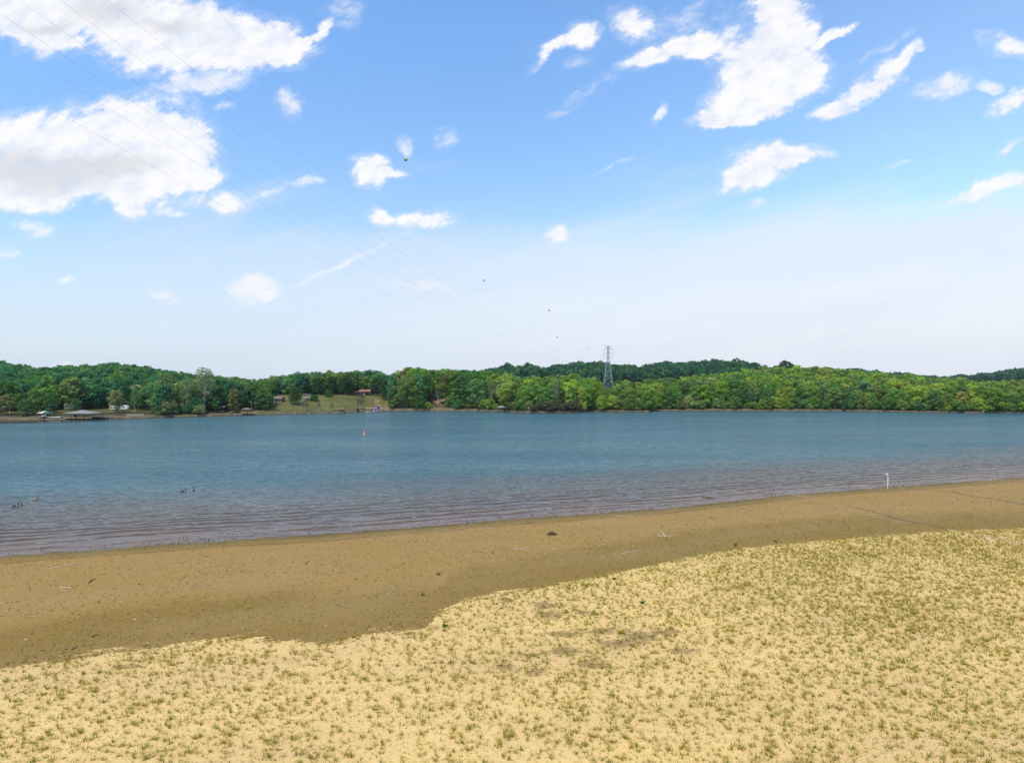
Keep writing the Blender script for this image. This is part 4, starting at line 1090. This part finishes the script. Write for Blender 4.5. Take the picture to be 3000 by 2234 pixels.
def plant(kind, X, Y, hgt, colr, wide=1.0, zoff=0):
    cm, tm, h1 = random.choice(PROTO[kind])
    s = hgt / h1
    z = float(ground_z(X, Y)) + zoff
    r = empty(NAMES[kind], (X, Y, z - .1), random.random() * 6.28); r.scale = (s * wide, s * wide, s)
    t = link('trunk', tm, r); c = link('crown', cm, r); c.color = (*colr, 1)
    return r

# palettes (base colours)
DKL = [(.021, .064, .034), (.028, .084, .038), (.036, .098, .040), (.023, .070, .040), (.048, .102, .040)]         # left hill, blue-green
MID = [(.040, .085, .022), (.055, .105, .022), (.034, .078, .024), (.062, .112, .028), (.050, .090, .030), (.075, .105, .035)]
BRT = [(.088, .138, .020), (.112, .160, .022), (.070, .120, .022), (.095, .134, .030), (.128, .156, .026), (.056, .108, .024), (.080, .106, .030)]
PALE = [(.130, .150, .070), (.115, .140, .060), (.100, .135, .050)]
OLV = [(.070, .085, .024), (.085, .085, .030)]
CN = {}
for c in DKL: CN[c] = 'dark green'
for c in MID: CN[c] = 'mid green'
for c in BRT: CN[c] = 'bright green'
for c in PALE: CN[c] = 'pale green'
for c in OLV: CN[c] = 'olive brown'
GAIN = (2.45, 2.40, 2.0)
def jit(c, k=.20):
    c = tuple(a * b for a, b in zip(c, GAIN))
    j = 1 + (random.random() - .5) * 2 * k
    return tuple(max(.004, x * j * (1 + (random.random() - .5) * .1)) for x in c)
def palette(px, t, back=False):
    f = fbm(px, t * 3, 160, 91)
    if back: return random.choice(DKL if random.random() < .8 else MID)
    r = random.random()
    if px < 640: 
        if t < 30: return random.choice(PALE) if r < .22 else random.choice(MID[:4]) if r < .5 else random.choice(DKL)
        return random.choice(DKL) if r < .84 else random.choice(MID)
    if px < 1150: return random.choice(MID) if r < .45 else random.choice(DKL) if r < .9 else random.choice(OLV)
    if px < 1420: return random.choice(MID) if r < .6 else random.choice(BRT) if r < .8 else random.choice(DKL) if r < .92 else random.choice(OLV)
    if px < 2100: return random.choice(MID) if r < .45 else random.choice(BRT) if r < .82 else random.choice(PALE) if r < .93 else random.choice(OLV)
    return random.choice(BRT) if r < .50 else random.choice(MID) if r < .90 else random.choice(OLV) if r < .95 else random.choice(DKL)

specials = []
def sp(kind, px, t, hgt, colr, label, wide=1.0):
    colr = tuple(min(.5, c * 1.65) for c in colr)
    Ys = float(np.interp(px, PXS, YSH)); Yv = Ys + t; X_ = (px - XC) / F * Yv
    o = plant(kind, X_, Yv, hgt, colr, wide); o['label'] = label
    o['category'] = 'bush' if kind == 'bush' else 'tree'
    specials.append((X_, Yv, 3.5 * wide)); return o
LIME = (.20, .27, .012)
sp('maple', 1222, 34, 16.5, LIME, 'big rounded lime green tree brightest on the far shore', 1.15)
sp('maple', 1445, 52, 13.0, (.16, .24, .015), 'lime green domed tree above the gazebo', 1.0)
sp('sycamore', 598, 12, 21.5, (.155, .175, .085), 'tall pale sycamore like tree with white limbs on left shore')
sp('sycamore', 548, 9, 16.5, (.115, .150, .060), 'wide pale green tree left of the tallest pale tree', 1.1)
sp('sycamore', 485, 14, 18.5, (.100, .145, .058), 'pale green spreading tree above the stony beach')
sp('maple', 340, 13, 10.5, (.16, .17, .065), 'small yellowish tree standing before the white camper')
sp('willow', 75, 8, 7.2, (.055, .105, .038), 'round green bush like tree between the far left pole and small boathouse')
sp('maple', 146, 14, 9.5, (.050, .115, .034), 'green tree right behind the small two tone boathouse')
sp('maple', 222, 13, 6.8, (.060, .120, .036), 'small green tree directly behind the long boathouse roof')
sp('small', 18, 9, 9.0, (.13, .14, .05), 'yellow green thin tree at the very left edge')
sp('small', 631, 9, 7.8, (.045, .125, .028), 'bright small tree beside the dark open shelter', 1.1)
sp('maple', 763, 14, 9.2, (.052, .115, .030), 'rounded green tree right of the utility pole')
sp('small', 783, 12, 9.2, (.050, .105, .034), 'slim green tree at the left foot of the grassy slope', 1.2)
sp('oak', 865, 26, 9.8, (.040, .078, .020), 'dark spreading tree on the grassy slope left of the stilt hut')
sp('sparse', 894, 6, 6.5, (.095, .110, .060), 'thin grey green tree below the stilt hut', 1.5)
sp('sparse', 935, 6, 5.4, (.085, .105, .045), 'wispy sapling on the slope edge right of the thin grey tree')
sp('sparse', 972, 6, 4.6, (.045, .085, .040), 'dark wispy sapling left of the red dock shelter', 1.2)
sp('bush', 922, 34, 3.6, (.035, .100, .024), 'round green bush right of the stilt hut')
sp('bush', 962, 46, 3.8, (.035, .100, .026), 'round green bush under the dark trees on the slope')
sp('sparse', 1055, 8, 8.5, (.095, .080, .050), 'nearly bare grey twiggy tree on the grassy slope', 1.6)
sp('bush', 1048, 1.5, 1.7, (.020, .030, .012), 'small dark bush at the water left of the big red boathouse', .6)
sp('oak', 1012, 54, 11.5, (.024, .058, .018), 'dark oak just left of the red roofed house', 1.1)
sp('oak2', 972, 60, 11.5, (.024, .058, .018), 'large dark oak at the top edge of the grassy slope')
sp('oak', 932, 61, 10.5, (.030, .062, .020), 'dark round tree at the slope top near the stilt hut')
sp('oak', 1104, 50, 11.5, (.040, .066, .024), 'olive tree just right of the red roofed house', 1.0)
sp('oak2', 1132, 34, 12.5, (.042, .070, .024), 'tall dark tree at the right border of the grassy slope')
sp('bush', 1076, 50, 2.2, (.030, .055, .020), 'low dark bush under the red roofed house')
sp('sycamore', 1177, 7, 10.2, (.120, .150, .060), 'pale leafed tree right of the red boathouses', .7)
sp('sycamore', 1628, 12, 15.5, (.150, .160, .085), 'pale tree with white trunk above the dark shore bushes', .55)
sp('sycamore', 1440, 9, 12.5, (.120, .135, .060), 'pale slender tree behind the gazebo', .7)
sp('sparse', 1290, 12, 10.5, (.16, .15, .07), 'yellowish thin tree before the clay bank', 1.2)
sp('sparse', 1284, 9, 11, (.05, .08, .03), 'bare tall trunk standing before the tan house', .8)
sp('willow', 2905, 5, 12.5, (.100, .160, .022), 'broad bright green willow on the right hand point', 1.25)
sp('maple', 2815, 8, 10.2, (.24, .21, .045), 'yellow tree near the right hand point')
sp('maple', 2900, 60, 14, (.12, .19, .025), 'tall bright green tree behind the right hand point')
sp('oak', 2303, 250, 20.5, (.030, .062, .026), 'lone dark tree standing above the skyline at right')
sp('maple', 2072, 95, 10, (.21, .23, .04), 'yellow green round tree left of a matching one on the hill')
sp('maple', 2100, 92, 10.5, (.19, .24, .03), 'yellow green round tree right of its matching neighbour')
sp('maple', 1640, 62, 12.5, (.14, .19, .04), 'pale yellow green crown behind the dark shore bushes', 1.3)
sp('pine', 633, 318, 15, (.03, .055, .03), 'pointed dark pine poking above the left ridge')
for i, (px, w_) in enumerate(((1562, 1.2), (1585, 1.4), (1608, 1.3), (1632, 1.4), (1655, 1.4), (1680, 1.2), (1697, 1.0))):
    o = sp('bush', px, 3.0 + (i % 2) * 1.8, 3.4 + .9 * (i % 3), ((.060, .072, .028) if i % 2 else (.075, .066, .038)), ['leftmost', 'second', 'third', 'fourth', 'fifth', 'sixth', 'rightmost'][i] + ' of the dull brown green bushes on the low point', w_)
    o['group'] = 'dull bushes on the low point'

def sky_cap(px, Yv, xs_, ys_, amp):
    y = float(np.interp(px, xs_, ys_)) + (fbm(px, 0, 26, 93, 2) - .5) * amp + (random.random() - .55) * amp * .8
    if 1756 < px < 1808 and Yv < 645: y = max(y, 1141)
    if 1836 < px < 1860 and Yv < 980: y = max(y, 1128)
    if 1897 < px < 1932 and Yv < 1176: y = max(y, 1079.5)
    return H + (YH - y) / F * Yv
# general planting on a jittered grid
BLD = [(193, 8, 34, 22), (320, 0, 26, 26), (346, 0, 26, 26), (1068, 40, 16, 70), (1049, 40, 14, 70), (806, 20, 10, 60), (899, 10, 16, 60), (1290, 8, 12, 45), (1364, 14, 9, 60), (240, 0, 46, 10), (136, 0, 20, 9), (649, 0, 18, 16), (722, 0, 20, 12), (1468, 0, 16, 8)]
def blocked(px, t):
    if 790 < px < 1145 and t < 66: return True
    if px < 450 and t < 17 and fbm(px, t * 6, 40, 12) < .62: return True
    if 150 < px < 375 and t < 24: return True
    if 690 < px < 800 and t < 18: return True
    if 1262 < px < 1310 and t < 30: return True
    for bx, t0, hw, t1 in BLD:
        if abs(px - bx) < hw and t0 <= t < t1: return True
    return False
cands = []
sx = 7.4
yy = 290.0
row = 0
while yy < 760:
    sxx = sx if yy < 560 else 8.2
    half = .80 * yy
    xx = -half + (row % 2) * sxx / 2
    while xx < half:
        X_ = xx + (random.random() - .5) * sxx * .7; Y_ = yy + (random.random() - .5) * sxx * .7
        px = float(pcol(X_, Y_)); t = float(far_t(X_, Y_)); df = float(np.interp(px, DPX, DFY))
        if t > 4.5 and Y_ < df + 22 and -120 < px < 3120 and not blocked(px, t):
            if not any((X_ - a) ** 2 + (Y_ - b) ** 2 < (c + 1.5) ** 2 for a, b, c in specials):
                cands.append((X_, Y_, px, t))
        xx += sxx
    yy += sxx * .87; row += 1
# a bushy edge right at the bank
edge = []
for px in np.arange(-60, 3060, 17):
    px = float(px + (random.random() - .5) * 10); t = 3.4 + random.random() * 3
    if blocked(px, t) or px < 330 or (600 < px < 800) : continue
    Ys = float(np.interp(px, PXS, YSH)); Y_ = Ys + t; X_ = (px - XC) / F * Y_
    if not any((X_ - a) ** 2 + (Y_ - b) ** 2 < (c * .8) ** 2 for a, b, c in specials): edge.append((X_, Y_, px, t))
cands.sort(key=lambda c: c[3])
frame = [c for c in cands if -25 < c[2] < 3025]
n_ind = 300 - len(edge) - len(specials)
ind = frame[:n_ind]; ids = set(id(c) for c in ind)
rest = [c for c in cands if id(c) not in ids]

LM = [(0, 'far left edge'), (75, 'round bush like tree'), (136, 'small two tone boathouse'), (243, 'long grey boathouse'), (346, 'dark windowed camper'), (485, 'pale spreading tree'), (598, 'tallest pale tree'), (649, 'dark open shelter'), (737, 'lamp pole'), (899, 'stilt hut'), (1068, 'red roofed house'),
      (1110, 'red boathouses'), (1222, 'biggest lime green tree'), (1290, 'clay bank'), (1364, 'pale hidden house'), (1468, 'gazebo'), (1549, 'green marker'), (1628, 'white trunked tree'), (1782, 'near pylon'), (1848, 'distant pylon'), (1915, 'ridge building'), (2005, 'left radio mast'), (2047, 'right radio mast'), (2100, 'yellow green pair'), (2303, 'lone skyline tree'), (2815, 'yellow tree'), (2905, 'right hand point')]
ORD = ['first', 'second', 'third', 'fourth', 'fifth', 'sixth', 'seventh', 'eighth', 'ninth', 'tenth', 'eleventh', 'twelfth', 'thirteenth', 'fourteenth', 'fifteenth', 'sixteenth', 'seventeenth', 'eighteenth', 'nineteenth', 'twentieth']
def rowname(t, e): return 'bushy bank edge' if e else 'front row' if t < 12 else 'second row' if t < 20 else 'third row' if t < 28 else 'row higher up'
todo = []
for c in edge:
    px = c[2]; k = 'bush' if random.random() < .6 else 'willow'
    todo.append((c, k, (2.6 + 2.6 * random.random()) if k == 'bush' else 5 + 3 * random.random(), palette(px, 20), True))
for c in ind:
    X_, Y_, px, t = c; r = random.random()
    if px < 700: k = 'oak' if r < .3 else 'oak2' if r < .5 else 'tall' if r < .65 else 'maple' if r < .85 else 'sycamore'
    elif px < 1420: k = 'oak' if r < .4 else 'oak2' if r < .65 else 'maple' if r < .85 else 'tall'
    else: k = 'oak' if r < .22 else 'maple' if r < .45 else 'willow' if r < .65 else 'tall' if r < .8 else 'oak2' if r < .94 else 'sycamore'
    h = 11.0 + 4.5 * random.random()
    if 1150 < px < 1420: h += 4 + (2 if t > 14 else 0)
    if px > 1420: h = 9.0 + 3.5 * random.random() + min(t, 25) * .16
    if px > 2150: h -= 1.5
    if px < 450 and t < 40: h = 8 + 3.5 * random.random()
    h = min(h, sky_cap(px, Y_, FPX, FPY, 9) - float(ground_z(X_, Y_)))
    if h < 4: h = 4
    todo.append((c, k, h, palette(px, t), False))
cnt = {}
allrows = {}
for item in todo:
    px, t = item[0][2], item[0][3]
    j = min(range(len(LM)), key=lambda i: abs(LM[i][0] - px)); side = 'left' if px < LM[j][0] else 'right'
    if j == 0: side = 'right'
    allrows.setdefault((j, side, rowname(t, item[4])), []).append(item)
for (j, side, rn), items in allrows.items():
    items.sort(key=lambda it: abs(it[0][2] - LM[j][0]))
    for q, (c, k, h, pal, e) in enumerate(items):
        o = plant(k, c[0], c[1], h, jit(pal), .92 + .3 * random.random() if not e else 1.1)
        noun = 'bush' if k == 'bush' else 'tree'
        lab = f"{CN[pal]} {noun}, {ORD[min(q, 19)]} {side} of the {LM[j][1]}, {rn}"
        tag(o, lab, noun, 'bank edge bushes on the far shore' if e else 'trees of the far shore wood')

# the mass of the woods behind
def forest_obj(name, label, items, nq, size, seed, mat=M['leaf_far']):
    rng = np.random.default_rng(seed)
    tp = [leaf_cloud(rng, lobes_crown(rng, *a), nq, size) for a in ((2, 13.5, 5.0, 16, 'round'), (2.5, 14.5, 4.6, 15, 'round'), (1.5, 12.5, 4.6, 12, 'round'), (2.0, 15.0, 4.2, 16, 'tall'), (2, 13, 5.4, 18, 'round'), (1.5, 12, 4.4, 9, 'round'), (2.0, 14.5, 3.2, 16, 'cone'))]
    V = []; T = []
    for (X_, Y_, h, w_, colr, k) in items:
        v = tp[k]; a = rng.random() * 6.28; s = h / 13.5
        ca, sa = math.cos(a), math.sin(a)
        x = (v[:, 0] * ca - v[:, 1] * sa) * s * w_ + X_; y = (v[:, 0] * sa + v[:, 1] * ca) * s * w_ + Y_
        z = v[:, 2] * s + float(ground_z(X_, Y_))
        V.append(np.stack([x, y, z], 1)); T.append(np.tile(colr, (len(v), 1)))
    V = np.concatenate(V); T = np.concatenate(T)
    me = crown_mesh(V, mat); me.name = name; tint_attr(me, T)
    o = link(name, me); tag(o, label, 'forest', kind='stuff'); return o
def pk(px):
    r = random.random()
    return 6 if r < .04 else random.randrange(6)
items = []
for (X_, Y_, px, t) in rest:
    df = float(np.interp(px, DPX, DFY)); rel = np.clip((Y_ - (df - 60)) / 60, 0, 1)
    h = 12.2 + (random.random() - .4) * 4.5
    if 1150 < px < 1420: h = h * (1.25 - .25 * rel)
    if px > 1420 and px < 2100: h = 12.5 + 2.5 * random.random()
    h = min(h, sky_cap(px, Y_, FPX, FPY, 11) - float(ground_z(X_, Y_)))
    if h < 3.5: continue
    items.append((X_, Y_, h, .95 + .3 * random.random(), jit(palette(px, t), .2), pk(px)))
# (see below)
forest_obj('lakeside_forest', 'unbroken green wood covering the slopes behind the far shoreline', items, 820, .58, 5)
def _dummy(): pass
def ridge_items(px0, px1, f0, sp_, hm, pal):
    it = []; 
    Yv = f0
    while Yv < 1790:
        X_ = (px0 - XC) / F * Yv
        while X_ < (px1 - XC) / F * Yv:
            xx = X_ + (random.random() - .5) * sp_ * .8; y_ = Yv + (random.random() - .5) * sp_ * .8
            px = float(pcol(xx, y_)); bd = float(np.interp(px, BDX, BDY)); df = float(np.interp(px, DPX, DFY))
            if not (y_ < bd + 20 and y_ > max(df + 30, bd - 420)): X_ += sp_; continue
            hh = min(hm * (.85 + .5 * random.random()), sky_cap(px, y_, BPX, BPY, 13) - float(ground_z(xx, y_)))
            if hh > 3: it.append((xx, y_, hh, 1.1 + .3 * random.random(), jit(random.choice(pal), .2), pk(px)))
            X_ += sp_
        Yv += sp_ * (.9 if Yv > 1000 else 1.3)
    return it
RDG = [(.016, .048, .026), (.022, .060, .028), (.014, .042, .026), (.030, .068, .028), (.020, .050, .030)]
forest_obj('ridge_forest', 'dark blue green wood on the ridge behind the pylon', ridge_items(1130, 2660, 720, 12.5, 14.5, RDG), 210, 1.15, 6)
forest_obj('distant_hill_forest', 'hazy dark wooded hill at the far right', ridge_items(2660, 3150, 1150, 13, 13.5, RDG), 170, 1.4, 8)

# ------------------------------------------------------------------ sky
SUN_EL, SUN_AZ = R(60), R(-142)        # azimuth measured from +Y towards +X: behind the drone, to the left
w = bpy.data.worlds.new('World'); scene.world = w; w.use_nodes = True
t = NT(w.node_tree); t.n.clear()
out = t.node('ShaderNodeOutputWorld'); bg = t.node('ShaderNodeBackground'); t.l.new(bg.outputs[0], out.inputs[0])
SKY_STR = .15; EXPO = .25
bg.inputs['Strength'].default_value = SKY_STR
sky = t.node('ShaderNodeTexSky', sky_type='NISHITA'); sky.sun_disc = False; sky.sun_elevation = SUN_EL; sky.sun_rotation = SUN_AZ
sky.air_density = 1.2; sky.dust_density = .8; sky.ozone_density = 1.6
dirv = t.node('ShaderNodeTexCoord').outputs['Generated']
sep = t.node('ShaderNodeSeparateXYZ'); t.l.new(dirv, sep.inputs[0])
yc = t.math('MAXIMUM', sep.outputs[1], .05)
u = t.math('DIVIDE', sep.outputs[0], yc); v = t.math('DIVIDE', sep.outputs[2], yc)
cmb = t.node('ShaderNodeCombineXYZ'); t.l.new(u, cmb.inputs[0]); t.l.new(v, cmb.inputs[1]); uv = cmb.outputs[0]
nz = t.noise(t.scaled(uv, (1, 1.25, 1)), 9, 6, .58); nz2 = t.noise(t.rotscaled(uv, (1, 1.7, 1), R(-25)), 26, 7, .66); nzc = t.noise(uv, 12, 5, .6, col=True)
warp = t.vmath('MULTIPLY', t.vmath('SUBTRACT', nzc, (.5, .5, .5)), (.07, .05, 0))
uvw = t.vmath('ADD', uv, warp)
K = 2219 / 3000.0
def ell(cx, cy, rx, ry, rot=0, wgt=1.0):
    n = t.node('ShaderNodeMapping', vector_type='TEXTURE'); t.l.new(uvw, n.inputs[0])
    n.inputs['Location'].default_value = ((cx / K - XC) / F, (YH - cy / K) / F, 0)
    n.inputs['Rotation'].default_value = (0, 0, R(rot)); n.inputs['Scale'].default_value = (rx / K / F * 1.36, ry / K / F * 1.33, 1)
    g = t.node('ShaderNodeTexGradient', gradient_type='SPHERICAL'); t.l.new(n.outputs[0], g.inputs[0])
    return t.math('MULTIPLY', g.outputs['Fac'], wgt) if wgt != 1 else g.outputs['Fac']
def field(lst):
    acc = None
    for e in lst:
        f = ell(*e); acc = f if acc is None else t.math('ADD', acc, f)
    return acc
PUFF = [(110, 10, 190, 52), (300, 40, 220, 72), (330, 110, 110, 55), (430, 85, 190, 62), (560, 105, 110, 48), (110, 98, 62, 34), (20, 40, 90, 45), (688, 72, 50, 12, 30),
        (50, 350, 140, 95), (190, 310, 150, 88), (320, 285, 130, 78), (390, 345, 82, 80), (90, 415, 140, 38), (440, 380, 50, 22), (250, 390, 140, 34), 
        (492, 434, 62, 26), (298, 442, 48, 34), (800, 368, 42, 32), (855, 372, 42, 10), (815, 462, 26, 22), (920, 472, 74, 20),
        (1205, 112, 70, 15, 32), (1262, 76, 28, 34), (1368, 44, 56, 42), (1400, 122, 60, 20, 20), (1480, 98, 80, 28, 12), (1650, 105, 120, 66), (1705, 60, 62, 62), (1680, 12, 66, 36), (1675, 168, 110, 56), (1598, 225, 70, 44, 20), (1745, 158, 70, 40),
        (1560, 262, 60, 16, 0), (1645, 225, 80, 28, 20), (1800, 246, 52, 18, 8), (1862, 208, 66, 22, 32), (1918, 160, 56, 30, 30), (1968, 118, 34, 16, 55), (1815, 75, 48, 12, 28), (2190, 100, 62, 26, -15), (2195, 212, 56, 22, 28),
        (1650, 352, 76, 42, 10), (1735, 338, 62, 22), (1615, 392, 52, 26, 15), (1210, 507, 30, 24), (2190, 398, 100, 20, 14), (2100, 424, 90, 12, 14)]
SOFT = [(470, 165, 100, 40, 0, .8), (400, 190, 80, 24, 0, .8), (640, 110, 70, 40, 0, .6), (755, 30, 60, 50, 0, .5), (625, 230, 30, 32), (485, 230, 36, 14, 0, .8), (880, 310, 22, 24, 30, .8), (960, 295, 34, 30, -35, .6), (672, 395, 32, 16), (590, 412, 60, 14, 20, .5), (70, 490, 66, 20, 0, .8), (360, 458, 50, 14, 0, .7),
        (540, 622, 56, 36), (355, 638, 36, 15, 0, .8), (920, 625, 60, 20, 0, .8), (20, 552, 40, 18, 0, .7), (140, 612, 36, 16, 0, .6), (150, 788, 38, 10, 0, .8), (1290, 185, 190, 16, 32, .45), (760, 560, 240, 12, 24, .45),
        (2040, 180, 90, 26, 20, .75), (2150, 175, 34, 16, 0, .9), (1435, 240, 28, 12, 50, .8), (2190, 325, 46, 16, 35, .9), (1900, 110, 140, 14, 30, .35), (1250, 150, 60, 20, 30, .35), (1600, 60, 120, 50, 0, .35), (1450, 45, 120, 40, 20, .35), (1950, 360, 50, 8, 15, .5), (1640, 440, 30, 10, 0, .6), (1350, 350, 170, 8, 22, .25)]
fp = t.math('MINIMUM', field(PUFF), 1.0); fs = t.math('MINIMUM', field(SOFT), .9)
nn = t.math('ADD', t.math('MULTIPLY', t.math('SUBTRACT', nz, .5), 1.1), t.math('MULTIPLY', t.math('SUBTRACT', nz2, .5), 1.6))
ga = t.math('MULTIPLY', fp, 3.2, clamp=True); gs = t.math('MULTIPLY', fs, 2.5, clamp=True)
dp = t.rng(t.math('ADD', fp, t.math('MULTIPLY', nn, ga)), .14, .70)
halo = t.rng(t.math('ADD', fp, t.math('MULTIPLY', nn, t.math('MULTIPLY', fp, 6.0, clamp=True))), -.12, .60, 0, .34)
ds = t.rng(t.math('ADD', fs, t.math('MULTIPLY', nn, gs)), .10, .85)
front = t.rng(sep.outputs[1], .05, .25)
dens = t.math('MAXIMUM', dp, t.math('MULTIPLY', ds, .8)); dens = t.math('MAXIMUM', dens, t.math('MULTIPLY', halo, t.math('MULTIPLY', fp, 8.0, clamp=True))); dens = t.math('MULTIPLY', t.math('MULTIPLY', dens, front), t.rng(nz2, .28, .60, .80, 1.0))
# clouds over the rest of the sky
zc = t.math('MAXIMUM', sep.outputs[2], .06)
pr = t.vmath('SCALE', dirv, scale=t.math('DIVIDE', 1.0, zc))
gen = t.rng(t.noise(t.scaled(pr, (1, 1, 0)), 1.1, 6, .6), .52, .68, 0, .85)
gen = t.math('MULTIPLY', t.math('MULTIPLY', gen, t.math('SUBTRACT', 1, front)), t.rng(sep.outputs[2], .04, .16))
dens = t.math('MAXIMUM', dens, gen)
# thin high veil, thickening to the horizon
vn = t.noise(t.rotscaled(uv, (.7, 3.4, 1), R(-14)), 1.9, 6, .6)
tilt = t.math('ADD', v, t.math('MULTIPLY', u, -.045))
veil = t.rng(t.math('ADD', tilt, t.math('MULTIPLY', t.math('SUBTRACT', vn, .5), .48)), .30, .14, 0, 1)
veil = t.math('MULTIPLY', veil, t.rng(u, -.7, .45, .66, .95, False))
veil = t.math('ADD', t.math('MULTIPLY', veil, .92), t.rng(vn, .5, .8, 0, .10))
veil = t.math('ADD', veil, t.rng(v, .16, .0, 0, .12), clamp=True)
lowz = t.rng(sep.outputs[2], 0, .02)
tintc = t.mix(t.rng(v, .1, .5, 0, 1, False), (.93, .98, 1.06), (.82, 1.10, 1.36)); tintc = t.mix(t.rng(u, -.1, .75, 0, 1), tintc, (1.12, 1.24, 1.36)); skc = t.mix(1.0, sky.outputs[0], tintc, 'MULTIPLY')
W_ = 1.0 / SKY_STR / 2 ** EXPO
vc = t.mix(t.rng(u, -.75, .35), (.68 * W_, .80 * W_, .97 * W_), (.86 * W_, .89 * W_, .955 * W_)); vc = t.mix(t.rng(t.noise(t.rotscaled(uv, (.8, 6, 1), R(-10)), 2.5, 5, .6), .35, .65, .22, 0), vc, (.56 * W_, .70 * W_, .93 * W_)); c1 = t.mix(veil, skc, vc)
# grey undersides of the two big left clouds
GREY = [(110, 390, 170, 40), (250, 350, 120, 30), (40, 350, 120, 40), (230, 20, 110, 40), (380, 60, 90, 20), (100, 60, 60, 20)]
fg = t.rng(t.math('ADD', field(GREY), t.math('MULTIPLY', t.math('SUBTRACT', nz, .5), .6)), .15, .85, 0, .60)
lit = t.mix(t.rng(t.math('ADD', t.math('MULTIPLY', nz, .6), t.math('MULTIPLY', nz2, .4)), .36, .58), (.86 * W_, .89 * W_, .97 * W_), (1.0 * W_, .995 * W_, 1.01 * W_))
cc = t.mix(fg, lit, (.64 * W_, .66 * W_, .72 * W_))
c2 = t.mix(dens, c1, cc)
t.l.new(c2, bg.inputs['Color'])

sun = bpy.data.lights.new('sun', 'SUN'); sun.energy = 3.5; sun.angle = R(.6); sun.color = (1, .95, .87)
so = bpy.data.objects.new('sun', sun); COL.objects.link(so)
sv = Vector((math.sin(SUN_AZ) * math.cos(SUN_EL), math.cos(SUN_AZ) * math.cos(SUN_EL), math.sin(SUN_EL)))
so.rotation_euler = sv.to_track_quat('Z', 'Y').to_euler(); so.location = (0, -20, 80)

# ------------------------------------------------------------------ air
hm, ht, hout = new_mat('haze_air')
pv = ht.node('ShaderNodeVolumePrincipled'); pv.inputs['Color'].default_value = (.80, .89, 1, 1); pv.inputs['Density'].default_value = .00005; pv.inputs['Anisotropy'].default_value = .3
ht.l.new(pv.outputs[0], hout.inputs['Volume'])
hz = MB().box((0, 1400, 48), (5600, 3800, 176)).build('haze', hm); tag(hz, kind='stuff')
scene.cycles.volume_bounces = 0

# ------------------------------------------------------------------ camera
cam = bpy.data.cameras.new('camera'); cam.sensor_width = 36; cam.lens = 36 * F / 3000; cam.clip_end = 12000; cam.clip_start = .5
co = bpy.data.objects.new('camera', cam); COL.objects.link(co); co.location = (0, 0, H)
co.rotation_euler = (R(90) + math.atan((YH - 1117) / F), 0, 0)
scene.camera = co
scene.view_settings.view_transform = 'Standard'; scene.view_settings.look = 'None'; scene.view_settings.gamma = 1; scene.view_settings.exposure = EXPO
scene.cycles.max_bounces = 6; scene.cycles.transparent_max_bounces = 6; scene.cycles.diffuse_bounces = 2; scene.cycles.glossy_bounces = 2
scene.cycles.caustics_reflective = False; scene.cycles.caustics_refractive = False
